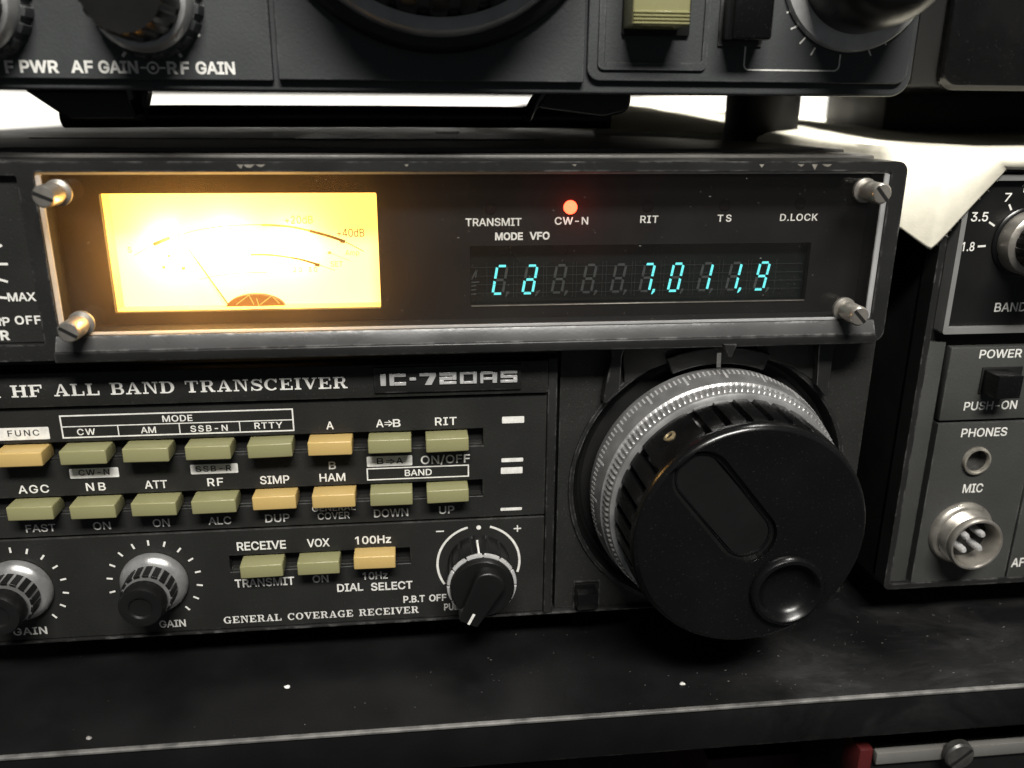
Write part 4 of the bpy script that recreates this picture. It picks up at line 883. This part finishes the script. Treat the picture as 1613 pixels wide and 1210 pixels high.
tp = MB(); pts = poly_px([(1124, 530), (1145, 530), (1137, 550), (1132, 550)], -2.5); tp.plate(pts, [], -8.9, 1.0); tp.build('index_pointer', M['frame'], tr, bevel=.2)

# --- tuning dial
td = bpy.data.objects.new('tuning_dial', None); C.objects.link(td); td.location = Vector((DX, 0, DZ))*S; td.empty_display_size = .01; hang(td, tr)
NK = 132
def kn(a, i, r): return r - (.62*(.5-.5*math.cos(a*NK)) if i in (4, 5) else 0)
MB().lathe([(28.3, -1.0), (28.5, -3.2), (27.5, -8.9), (26.9, -9.2), (27.2, -9.6), (26.9, -11.7), (26.4, -11.9), (26.2, -12.6), (25.4, -12.9), (20, -12.9)], DX, DZ, NK*6, kn, cap1=False).build('silver_ring', M['silver'], td)
gt = MB()
for k in range(160):
    a = 2*PI*k/160+.01; lg_ = (k % 8 == 0); y1 = -6.6 if lg_ else -4.9; hw = .20 if not lg_ else .26
    ca, sa = math.cos(a), math.sin(a)
    def pt(y, t, e): r_ = 28.5-(abs(y)-3.2)*1.0/5.7+e; return (DX+r_*ca-t*sa, y, DZ+r_*sa+t*ca)
    gt.hexa([pt(-3.3, -hw, -.3), pt(-3.3, hw, -.3), pt(y1, hw, -.3), pt(y1, -hw, -.3)], [pt(-3.3, -hw, .05), pt(-3.3, hw, .05), pt(y1, hw, .05), pt(y1, -hw, .05)])
gt.build('graduation', M['bright'], td)
NR = 36
sa_ = at(1054, 686.5, -18); th_s = math.atan2(sa_.z-DZ, sa_.x-DX)
def rib(a, i, r):
    if i not in (2, 3, 4): return r
    d = (a-th_s+PI) % (2*PI)-PI
    if abs(d) < .13: return r
    ph = ((a-th_s)/(2*PI)*NR) % 1.0
    e = min(ph, 1-ph)         # 0 at the middle of a rib
    return r if e < .33 else r - 1.9*min(1, (e-.33)/.05)
FYD = -27.0
MB().lathe([(23.6, -12.8), (24.6, -13.0), (25.3, -13.3), (25.0, -23.2), (24.9, -24.2), (24.8, -25.0), (24.7, -25.6), (24.5, -26.15), (24.2, -26.6), (23.85, -26.88), (23.6, FYD)], DX, DZ, NR*20, rib, cap0=False, cap1=False).build('grip', M['gloss'], td)
fa, fb = at(1106, 755, FYD), at(1179, 845, FYD); dm = at(1241, 932, FYD-.6)
ff = MB().plate(circ(DX, DZ, 23.6, 160), [stadium(fa.x, fa.z, fb.x, fb.z, 6.0), circ(dm.x, dm.z, 5.9, 48)], FYD, FYD+2.2)
ff.build('knob_face', M['gloss'], td, bevel=.35, bseg=3)
MB().plate(stadium(fa.x, fa.z, fb.x, fb.z, 6.2), [], FYD+1.3, FYD+2.1).build('slot_floor', M['black'], td)
rl = MB().plate(stadium(fa.x, fa.z, fb.x, fb.z, 5.2), [stadium(fa.x, fa.z, fb.x, fb.z, 4.7)], FYD+1.0, FYD+1.4); rl.build('slot_bead', M['gloss'], td, bevel=.15)
MB().lathe([(7.9, 3.4), (8.1, -.1), (8.0, -.8), (7.5, -1.35), (6.8, -1.45), (6.2, -1.0), (5.7, -.1), (4.8, .8), (3.0, 1.4), (0, 1.6)], dm.x, dm.z, 64, y0=FYD).build('finger_dimple', M['gloss'], td)
ss = MB().lathe([(1.35, 0), (1.35, -.35), (.9, -.5), (.75, -.1), (0, 0)], 0, 0, 20)
o = ss.build('set_screw', M['brass'], td, (DX+25.05*math.cos(th_s), -18.5, DZ+25.05*math.sin(th_s)))
o.rotation_euler = Vector((math.cos(th_s), 0, math.sin(th_s))).to_track_quat('-Y', 'Z').to_euler()
# --- slide switch at the lower left of the dial bay
swa, swb = at(903, 915, 1), at(943, 962, 1)
MB().plate(rect(swa.x, swb.x, swb.z+.5, swa.z), [rect(swa.x+.35, swb.x-.35, swb.z+.9, swa.z-.35)], .55, 1.02).build('switch_bezel', M['frame'], tr, bevel=.1)
MB().box(swa.x+.3, swb.x-.3, .9, 1.2, swb.z+.8, swa.z-.3).build('switch_well', M['dull'], tr)
swt = MB().box(at(910, 950, -3.6).x, at(942, 950, -3.6).x, -3.6, .95, at(925, 961, -3.6).z, at(925, 937, -3.6).z, .2); swt.build('slide_switch', M['gloss'], tr)
for fx in (-150, 50):
    for fy in (20, 270):
        MB().lathe([(7, 0), (7, -8.5), (6, -9.6), (0, -9.6)], 0, 0, 32).build('foot', M['dull'], tr, (fx, fy, 9.7), (PI/2, 0, 0))

# ================================================================== UPPER RADIO
UY = -3.0
up = thing('receiver', 'dark grey radio on top, with gain knobs along its front panel', 'radio', (-40, 120, 116.4))
ux1 = at(1450, 60, UY).x; uz0 = at(700, 148, UY).z+.2
uzp = at(300, 126.5, UY).z
MB().box(XL-10, ux1-2.5, 3, 260, uz0+1.2, 225, 1.0).build('chassis', M['black'], up)
gx0, gx1 = at(430, 60, UY).x, at(924, 60, UY).x
# bezel with rounded lower corner carrying three panels
uf = MB().plate(rect(XL-12, ux1, uz0, 226, 4.0, 8), [], UY+1.2, 5); uf.build('front_bezel', M['panel_up'], up, bevel=.6, bseg=3)
pL = MB().plate(rect(XL-8, gx0-.5, uzp, 222), [], UY, UY+1.4).build('left_panel', M['panel_up'], up, bevel=.3)
ucx = at(690, 40, UY).x; ucz = at(690, 80, UY-3).z+32.0
pM = MB().plate(rect(gx0+.5, gx1-.3, uzp+.2, 222), [], UY-.3, UY+1.4).build('dial_panel', M['panel_up'], up, bevel=.3)
zr = at(1250, 131, UY).z
pR = MB().plate(rect(gx1+.3, ux1-1.6, zr, 222, 2.5), [], UY, UY+1.4).build('right_panel', M['panel_up'], up, bevel=.3)
lt = MB()
for t, a, b, y, h in (('RF', -24, 22, 114, 18), ('PWR', 33.5, 92, 114, 18), ('AF', 114, 147, 114.3, 18), ('GAIN', 157, 217.6, 114.8, 18), ('RF', 265, 298, 116, 18), ('GAIN', 310, 370, 116.3, 18)):
    px_text(lt, t, a, b, y, h, UY, .028)
p = at(241, 107, UY); lt.ribbon(arc(p.x, p.z, .95, 0, 360), .3, UY-.03); lt.flat(circ(p.x, p.z, .35, 16), UY-.03); lt.ribbon([(p.x-2.2, p.z), (p.x-1.05, p.z)], .3, UY-.03); lt.ribbon([(p.x+1.05, p.z), (p.x+2.2, p.z)], .3, UY-.03)
for a, b in (((25, 5), (43.5, 5)), ((20, 41), (39.5, 54)), ((-2, 73), (8, 87)), ((301, 8), (321, 8)), ((298, 46), (315, 57)), ((275, 75), (286, 90)), ((202, 76), (193, 89))):
    A_, B_ = at(*a, UY), at(*b, UY); lt.ribbon([(A_.x, A_.z), (B_.x, B_.z)], .55, UY-.03)
lt.build('lettering', M['ink'], pL, smooth=0, recalc=False)
# knobs of the left panel
def up_knob(cx, cz, rr):
    k = bpy.data.objects.new('gain_knob', None); C.objects.link(k); k.location = Vector((cx, UY, cz))*S; k.empty_display_size = .004; hang(k, up)
    def gear(a, i, r): return r - (.5 if (i in (1, 2) and math.cos(a*20) > .2) else 0)
    MB().lathe([(rr, -.1), (rr, -.5), (rr-.3, -3.2), (rr-.8, -3.6), (rr-2.2, -3.7)], cx, cz, 240, gear, y0=UY, cap1=False).build('outer_ring', M['panel_up'], k)
    MB().lathe([(rr-1.0, -3.4), (rr-1.0, -5.2), (rr-1.7, -6.4), (rr-2.6, -6.6)], cx, cz, 80, y0=UY, cap0=False, cap1=False).build('silver_ring', M['silver'], k)
    def gr2(a, i, r): return r - (.35 if (i in (1, 2) and math.cos(a*18) > .4) else 0)
    MB().lathe([(rr-2.4, -3.5), (rr-2.5, -6.8), (rr-2.9, -15.0), (rr-3.4, -15.8), (0, -16)], cx, cz, 216, gr2, y0=UY).build('cap', M['black'], k)
    return k
kc = at(232, 2, UY); up_knob(kc.x, kc.z, 9.8)
kc2 = at(-40, 5, UY); up_knob(kc2.x, kc2.z, 9.8)
# its tuning dial seen from below
ud = bpy.data.objects.new('tuning_dial', None); C.objects.link(ud); ud.location = Vector((ucx, UY, ucz))*S; ud.empty_display_size = .01; hang(ud, up)
MB().lathe([(32.4, -.2), (32.2, -2.4), (31.4, -3.6), (30.2, -3.8), (24, -3.8)], ucx, ucz, 128, y0=UY, cap0=False, cap1=False).build('skirt', M['black'], ud)
MB().lathe([(29.8, -3.6), (29.4, -6.0), (28.8, -6.6), (26.6, -6.7)], ucx, ucz, 128, y0=UY, cap0=False, cap1=False).build('dial_ring', M['silver'], ud)
def gr3(a, i, r): return r - (.7 if (i in (1, 2) and math.cos(a*30) > .5) else 0)
MB().lathe([(26.8, -6.0), (26.4, -7.0), (25.6, -17.0), (24.8, -18.0), (0, -18.4)], ucx, ucz, 360, gr3, y0=UY).build('grip', M['black'], ud)
# right panel: framed olive button, black button, knob with bracket line
def px_box(mb, xl, xr, yt, yb, yf, yk, bev=.2, plane=None):
    pl = UY if plane is None else plane
    xm = (xl+xr)/2; mb.box(at(xl, yb, pl).x, at(xr, yb, pl).x, yf, yk, at(xm, yb, pl).z, at(xm, yt, pl).z, bev); return mb
f1 = MB(); x0, x1 = at(942, 70, UY).x, at(1114, 70, UY).x; z0 = at(1030, 111, UY).z
f1.plate(rect(x0, x1, z0, 175, 1.2), [rect(x0+1.25, x1-1.0, z0+1.4, 174, .6)], UY-.55, UY+.05)
f1.build('button_frame', M['panel_up'], up, bevel=.3)
bh = MB(); px_box(bh, 978, 1084, -60, 57, UY-.9, UY+.05, .3); bh.build('button_holder', M['dull'], up)
ob = MB(); bx0, bx1 = at(996, 41, UY-8).x, at(1086, 41, UY-8).x; z0 = at(1040, 41.5, UY-8).z
ob.box(bx0, bx1, UY-8, UY, z0, z0+14, .4, 3)
for k in range(4): ob.box(bx0+.1, bx1-.1, UY-8.35, UY-7.9, z0+.35+k*.62, z0+.72+k*.62, .1, 1)
ob.build('olive_button', M['olive'], up)
b2 = MB(); x0, x1 = at(1149, 60, UY-5).x, at(1211, 60, UY-5).x; z0 = at(1180, 63, UY-5).z
b2.box(x0, x1, UY-6.5, UY, z0, z0+8.0, .5, 3); b2.build('black_button', M['gloss'], up)
b3 = MB(); b3.box(x0-.6, x1+.6, UY-.5, UY+.02, z0-.9, z0+8.9, .2); b3.build('button_bezel', M['frame'], up)
rk = bpy.data.objects.new('control_knob', None); C.objects.link(rk)
kx, kz, kr = at(1352, -50, UY).x, at(1352, -50, UY).z, 0
kr = kz-at(1340, 83, UY).z
rk.location = Vector((kx, UY, kz))*S; rk.empty_display_size = .004; hang(rk, up)
MB().lathe([(kr, -.1), (kr, -.6), (kr-.4, -1.4), (kr-3.4, -2.0), (kr-3.6, -2.0)], kx, kz, 96, y0=UY, cap1=False).build('silver_ring', M['bright'], rk)
MB().lathe([(kr-3.2, -1.9), (kr-3.4, -8), (kr-3.8, -12), (kr-4.8, -15.5), (kr-6.8, -18), (kr-9, -19), (0, -19.4)], kx, kz, 96, y0=UY).build('cap', M['black'], rk)
lt = MB()
for a, b in (((1239, 20), (1254, 15.5)), ((1245.5, 46), (1258, 40)), ((1259.5, 69), (1269, 59)), ((1277, 87), (1284, 75)), ((1368, 78), (1371.6, 88)), ((1392, 65), (1396, 71))):
    A_, B_ = at(*a, UY), at(*b, UY); lt.ribbon([(A_.x, A_.z), (B_.x, B_.z)], .32, UY-.03)
z0 = at(1245, 111, UY).z; xa, xb_ = at(1172, 100, UY).x, at(1322, 100, UY).x; rr = 1.0
path = [(xa, at(1172, 66, UY).z), (xa, z0+rr)]+[(xa+rr-rr*math.cos(math.radians(t)), z0+rr-rr*math.sin(math.radians(t))) for t in (22, 45, 68, 90)]+[(xb_-rr, z0)]+[(xb_-rr+rr*math.sin(math.radians(t)), z0+rr-rr*math.cos(math.radians(t))) for t in (22, 45, 68, 90)]+[(xb_, at(1322, 86, UY).z)]
lt.ribbon(path, .30, UY-.03); lt.build('lettering', M['ink'], pR, smooth=0, recalc=False)
# tilting bail, front feet and rear rubber foot
def block_foot(pxs, Yf, Yb):
    a = [at(x, y, Yf) for x, y in pxs]; m = MB(); m.plate([(p.x, p.z) for p in a], [], Yf, Yb); return m
block_foot([(34, 140), (232, 140), (222, 190), (110, 190)], 12, 17).build('bail_hinge', M['black'], up, bevel=.8)
block_foot([(846, 140), (996, 140), (994, 166), (985, 178), (950, 186), (872, 176), (846, 172)], 14, 19).build('bail_hinge', M['black'], up, bevel=.8)
yb_ = 10
for leg in ([at(205, 140, yb_), at(212, 160, yb_), at(222, 186, yb_-2)], [at(858, 140, yb_), at(842, 162, yb_), at(829, 188, yb_-2)]):
    MB().tube(leg, [1.3, 1.25, 1.1]).build('bail_leg', M['lacquer'], up)
cb = MB(); z_ = 118.6; ya = 50
cb.tube([at(100, 184, ya), at(300, 183, ya), at(600, 183.5, ya), at(960, 186, ya)], 2.6, 16); cb.build('bail_crossbar', M['black'], up)
fp = at(1198, 200, 64)
MB().lathe([(9.6, 0), (9.9, -.8), (9.9, -14), (9.9, -14.5)], 0, 0, 48).build('rubber_foot', M['dull'], up, (fp.x, 64, 116.45), (-PI/2, 0, 0))

# ================================================================== TUNER AT THE RIGHT
TY = 0.0
tx0 = 81.8; tzb = 12.0; tzt = at(1560, 262, TY).z
tn = thing('antenna_tuner', 'grey black antenna tuner with round microphone socket at the right', 'tuner', (140, 120, 0))
MB().box(tx0, 240, 2.2, 230, tzb-.2, tzt, .8).build('chassis', M['black'], tn)
# outer rim of the front
zbez = at(1483, 526, TY-2).z
rim = MB().plate(rect(tx0, 240, tzb-.3, tzt, 1.6), [rect(tx0+1.5, 238.6, tzb+1.2, tzt-1.2, .6)], TY-1.6, 4); rim.build('front_rim', M['frame'], tn, bevel=.4)
MB().box(tx0+1.4, 238.7, 1.0, 2.3, tzb+1.1, tzt-1.1).build('front_backing', M['dull'], tn)
xA = at(1494.5, 545.5, TY).x; z1 = at(1494.5, 545.5, TY).z; zd = at(1543, 660.5, TY).z
xr = at(1611, 753, TY).x; zpb = at(1429, 914.5, TY).z
MB().box(tx0+1.6, xA-1.1, TY-.6, 1.1, tzb+1.3, z1+1.2, .25).build('side_strip', M['panel_tu'], tn)
po = MB().box(xA, 205, TY-1.2, 1.1, zd+.35, z1, .3).build('power_panel', M['panel_tu'], tn)
pj = at(1537, 725.5, TY-1.2); mcn = at(1512, 838, TY-1.2)
ph = MB().plate(rect(xA, xr-.35, zpb, zd-.35), [circ(pj.x, pj.z, 2.75, 40)], TY-1.2, 1.1).build('socket_panel', M['panel_tu'], tn, smooth=0)
MB().box(xr+.35, 205, TY-1.2, 1.1, zpb, at(1611, 753, TY).z, .3).build('gain_panel', M['panel_tu'], tn)
MB().box(xr+.35, 205, TY-1.0, 1.1, at(1611, 753, TY).z+.6, zd-.35, .3).build('blank_panel', M['black'], tn)
gpanel = [o for o in tn.children if o.name.startswith('gain_panel')][0]
# silver framed band window
bxL = at(1483, 520, TY-2).x
zb1 = at(1483, 526, TY-2).z; ztop = tzt-1.6
MB().plate(rect(bxL, 232, zb1, ztop, .6), [rect(bxL+1.15, 230, zb1+1.5, ztop-1.2, .2)], TY-2.6, 1.0).build('band_bezel', M['bezel_tu'], tn, bevel=.25)
bf = MB().box(bxL+1.1, 230.1, TY-1.2, .9, zb1+1.4, ztop-1.1).build('band_face', M['black'], tn)
lt = MB(); BYF = TY-1.2
for t, a, b, y, h in (('7', 1581.7, 1591.5, 317.5, 13.2), ('3.5', 1529, 1555, 348.5, 14), ('1.8', 1514, 1533.5, 395.3, 13.5), ('14', 1609, 1628, 303, 13), ('BAND', 1566, 1615, 490.5, 13.5)): px_text(lt, t, a, b, y, h, BYF, .012)
for a, b in (((1589.5, 322), (1593, 331)), ((1558, 350), (1566.5, 356)), ((1540, 388.3), (1552.5, 387.5)), ((1625, 312), (1624, 321))):
    A_, B_ = at(*a, BYF), at(*b, BYF); lt.ribbon([(A_.x, A_.z), (B_.x, B_.z)], .42, BYF-.03)
lt.build('lettering', M['ink'], bf, smooth=0, recalc=False)
bk = bpy.data.objects.new('band_knob', None); C.objects.link(bk); kx, kz = at(1614, 381, BYF).x, at(1614, 381, BYF).z
bk.location = Vector((kx, TY, kz))*S; bk.empty_display_size = .004; hang(bk, tn)
MB().lathe([(7.7, 0), (7.7, -.3), (7.3, -.6), (6.9, -.7)], kx, kz, 64, y0=BYF, cap1=False).build('knob_seat', M['gloss'], bk)
MB().lathe([(6.9, -.5), (6.9, -2.4), (6.5, -3.8), (5.6, -4.4), (5.2, -4.4)], kx, kz, 64, y0=BYF, cap0=False, cap1=False).build('metal_collar', M['nickel'], bk)
def gr4(a, i, r): return r - (.4 if (i in (1, 2) and math.cos(a*16) > .4) else 0)
MB().lathe([(5.3, -4.0), (5.3, -5.0), (5.0, -15), (4.6, -15.6), (0, -15.8)], kx, kz, 192, gr4, y0=BYF).build('cap', M['gloss'], bk)
lt = MB(); px_text(lt, 'POWER', 1542.5, 1608, 563.5, 12.7, TY-1.2, .012); px_text(lt, 'PUSH-ON', 1518, 1600, 645, 12.5, TY-1.2, .012); lt.build('lettering', M['ink'], po, smooth=0, recalc=False)
lt = MB(); px_text(lt, 'PHONES', 1513.8, 1584.7, 687.3, 12.7, TY-1.2, .012); px_text(lt, 'MIC', 1516, 1546.5, 775.6, 13, TY-1.2, .012); lt.build('lettering', M['ink'], ph, smooth=0, recalc=False)
lt = MB(); px_text(lt, 'AF', 1592.5, 1612, 892.5, 13, TY-1.2, .012); px_text(lt, 'GAIN', 1619, 1660, 889, 13, TY-1.2, .012); lt.build('lettering', M['ink'], gpanel, smooth=0, recalc=False)
a, b = at(1545, 601, TY-1.2), at(1592, 601, TY-1.2); sz0, sz1 = at(1545, 617, TY-1.2).z, at(1547, 581, TY-1.2).z
MB().box(a.x-.3, b.x+2.2, TY-1.55, TY-1.1, sz0-.4, sz1+.35, .15).build('switch_bezel', M['dull'], tn)
MB().box(a.x+.1, a.x+6.0, TY-7.0, TY-1.2, sz0+.1, sz1-.1, .25).build('power_switch', M['gloss'], tn)
MB().lathe([(3.55, .1), (3.55, -.3), (3.35, -.85), (2.95, -.95), (2.65, -.5), (2.6, 2.1)], pj.x, pj.z, 48, y0=TY-1.2, cap0=False, cap1=False).build('phone_jack', M['dullmetal'], tn)
MB().lathe([(2.58, -.1), (2.5, 2.0), (0, 2.05)], pj.x, pj.z, 40, y0=TY-1.2, cap0=False).build('jack_bore', M['darkmetal'], tn)
mc = bpy.data.objects.new('microphone_socket', None); C.objects.link(mc); mc.location = Vector((mcn.x, TY, mcn.z))*S; mc.empty_display_size = .004; hang(mc, tn)
cyl = [(8.1, 0), (8.1, -.5), (7.6, -1.3), (6.8, -1.6)]
for k in range(6): cyl += [(6.75, -1.9-k*.55), (6.45, -2.15-k*.55)]
cyl += [(6.7, -5.4), (6.7, -6.4), (6.45, -6.8), (6.0, -6.8), (5.75, -6.4), (5.6, -1.4), (0, -1.3)]
MB().lathe(cyl, mcn.x, mcn.z, 64, y0=TY-1.2).build('shell', M['nickel'], mc)
MB().lathe([(5.55, -1.5), (0, -1.55)], mcn.x, mcn.z, 40, y0=TY-1.2, cap0=False).build('insert', M['dull'], mc)
for qx, qz in ((-2.0, 1.6), (1.9, 2.0), (-2.2, -1.9), (1.8, -1.7)):
    MB().lathe([(.85, -1.5), (.85, -5.0), (.55, -5.7), (0, -5.8)], mcn.x+qx, mcn.z+qz, 18, y0=TY-1.2).build('pin', M['bright'], mc)
for fx in (96, 225):
    for fy in (25, 205):
        MB().lathe([(7, 0), (7, -11), (6, -11.8), (0, -11.8)], 0, 0, 32).build('foot', M['dull'], tn, (fx, fy, tzb), (PI/2, 0, 0))

# ================================================================== BLACK CASE AT THE UPPER RIGHT
ec = thing('equipment_case', 'plain black equipment case with rounded lower edge at the upper right', 'case', (150, 120, 128))
cy = 26.0
cx0 = at(1494, 60, cy).x; cz0 = at(1530, 143, cy).z
MB().plate(rect(cx0, cx0+150, cz0, cz0+90, 4.0, 8), [], cy, cy+4).build('front_cover', M['gloss'], ec, bevel=1.6, bseg=4)
MB().box(cx0-6, cx0+150, cy+3, cy+150, cz0+1.0, cz0+88, .8).build('chassis', M['dull'], ec)
pb = at(1392, 185, 128)
MB().box(pb.x, cx0+150, 128, cy+148, tzt+1.6, cz0+.95, .8).build('plinth', M['dull'], ec)

# ================================================================== CLOTH
def lerp(a, b, t): return tuple(a[i]+(b[i]-a[i])*t for i in range(3))
def along(row, u):
    n = len(row)-1; i = min(int(u*n), n-1); return lerp(row[i], row[i+1], u*n-i)
zc = tzt+.9
back = [(-10, 235, 118.2), (20, 235, 124.6), (50, 235, 125.4), (76, 235, 125.2), (105, 235, 125.0), (150, 235, 120), (230, 235, zc)]
mid = [(-5, 160, 117.8), (25, 160, 122.6), (52, 145, 122.6), (74, 130, 121.2), (98, 118, zc+4.6), (150, 100, zc), (230, 100, zc)]
pf = at(1560, 247, TY-2.4)
front = [(28, 110, 117.5), (45, 92, 117.5), (62, 60, 117.4), (71.3, 4, 116.9), (80.2, -2.9, zc+.5), (pf.x, -2.2, pf.z), (230, -2.4, pf.z)]
pc = at(1464, 391, TY-3.2); pm = at(1533, 287, TY-3.0); pl_ = at(1418, 358, -1)
hem = [(28.4, 109.5, 116.6), (45.4, 91.5, 116.6), (63, 59, 116.5), (pl_.x+.4, -1, pl_.z), (pc.x, pc.y, pc.z), (pm.x+6.5, pm.y, at(1556, 262, TY-3).z), (230, -3.0, pf.z-2.6)]
rows = [back, mid, front, hem]; NU, NV = 96, 26
cl = MB(); grid = []
for seg in range(3):
    for j in range(NV + (1 if seg == 2 else 0)):
        v = j/NV; rowv = []
        for i in range(NU+1):
            u = i/NU; p = Vector(lerp(along(rows[seg], u), along(rows[seg+1], u), v))
            wv = noise.noise(p*.03)*1.1+noise.noise(p*.11)*.35
            if seg == 2:
                p += Vector((-1, -.6, 0))*abs(noise.noise(p*.06))*1.2*v + Vector((-.6, -.9, .2))*1.6*math.sin(PI*v)*(1 if 55 < p.x < 110 else .3)
            else: p.z += max(wv, -.2)*(.6 if p.y > 20 else .25)
            rowv.append(cl.bm.verts.new(p))
        grid.append(rowv)
for A_, B_ in zip(grid, grid[1:]):
    for i in range(NU): cl.bm.faces.new((A_[i], A_[i+1], B_[i+1], B_[i]))
clo = cl.build('felt_cloth', M['cloth'], smooth=60)
md = clo.modifiers.new('thickness', 'SOLIDIFY'); md.thickness = .0009; md.offset = 1.0
fb_ = MB()
for k in range(260):
    x = random.uniform(62, 190); y = 126.5; z = zc+1.0+(max(0, 100-x)*.06); a = random.uniform(-.9, .9); L_ = random.uniform(.8, 2.4); q = Vector((x, y+random.uniform(-2, 1), z))
    e = Vector((math.sin(a)*L_, random.uniform(-.6, .3), abs(math.cos(a))*L_*.8)); fb_.tube([q, q+e*.5+Vector((random.uniform(-.2, .2), 0, 0)), q+e], [.045, .035, .02], 4)
for k in range(90):
    t = random.random(); q = Vector(lerp(tuple(pc), (pm.x+6.5, pm.y, at(1556, 262, TY-3).z), t)); L_ = random.uniform(.5, 1.3)
    e = Vector((random.uniform(.1, .8)*L_, -.3*L_, -random.uniform(.1, .8)*L_)); fb_.tube([q-e*.3, q+e*.4, q+e], [.045, .035, .02], 4)
fo = fb_.build('wool_fibre', M['cloth'], clo); fo['kind'] = 'stuff'
tag(clo, 'cream felt cloth draped over the tuner with one corner hanging down', 'cloth')
# ================================================================== UNDER THE SHELF
lw = thing('lower_unit', 'dark unit under the shelf with pale strip and slotted screw', 'equipment', (120, 60, -60))
p0, p1 = at(1378, 1187, -18), at(1613, 1160, -18)
MB().box(p0.x, 330, -17, 120, -70, p0.z-3.2, .5).build('casing', M['black'], lw)
MB().box(p0.x, 330, -19, -17.05, p0.z-2.6, p0.z+.8, .3).build('pale_strip', M['strip'], lw)
p = at(1513, 1193, -21)
o = MB().lathe([(3.7, 0), (3.7, -1.6), (3.3, -2.1), (0, -2.3)], 0, 0, 36).build('thumb_screw', M['darkmetal'], lw, (p.x, -19.05, p.z))
MB().box(-3.3, 3.3, -2.42, -2.2, -.35, .35).build('slot', M['dull'], o, (p.x, -19.05, p.z), (0, math.radians(-42), 0))
rb = MB(); q0, q1 = at(1352, 1190, -19), at(1376, 1180, -19)
rb.box(q0.x, q1.x-.2, -19.5, -12, q1.z-14, q1.z+.4, .4)
tag(rb.build('red_box', M['red']), 'small red box end under the shelf left of the pale strip', 'box')
tag(MB().box(at(1115, 1200, 16).x, at(1285, 1200, 16).x, 16, 60, -90, at(1200, 1191, 16).z, .6).build('red_case', M['red_dark']), 'dim dark red case far under the shelf edge', 'case')

# ================================================================== CRUMBS AND DUST ON THE SHELF
for px, py, r_, lb in ((452, 1082.5, .55, 'white crumb on the shelf below the serif receiver lettering'), (1075, 1077.5, .50, 'white crumb on the shelf below the big tuning dial'), (140, 1163, .45, 'greyish crumb near the left end of the shelf edge')):
    p = at_z(px, py, 0.3); m = MB(); t = bmesh.new(); bmesh.ops.create_icosphere(t, subdivisions=2, radius=r_)
    for v in t.verts: v.co *= 1+.5*noise.noise(v.co*2.5+Vector((px, 0, 0))); v.co.z *= .6; v.co.x *= 1.3
    m.merge(t); tag(m.build('crumb', M['ink'] if px != 140 else M['dust'], None, (p.x, p.y, .33)), lb, 'crumb', 'crumbs on the black shelf')
ds = MB()
for k in range(430):
    if k % 3: x = random.gauss(70, 38)
    else: x = random.uniform(-125, 125)
    y = random.uniform(-24, 30); r_ = abs(random.gauss(.012, .026))+.028; a = random.uniform(0, PI); e = random.choice((1, 1, 1.3, 4))
    if x > 200: continue
    f = ds.bm.faces.new([ds.bm.verts.new((x+r_*e*math.cos(a+t)*(1+.4*random.random()), y+r_*math.sin(a+t), .02)) for t in (0, 1.1, 2.2, 3.4, 4.6, 5.5)])
    f.normal_update()
    if f.normal.z < 0: f.normal_flip()
tag(ds.build('dust', M['dust'], smooth=0, recalc=False), 'fine pale dust specks scattered over the black shelf', 'dust', kind='stuff')
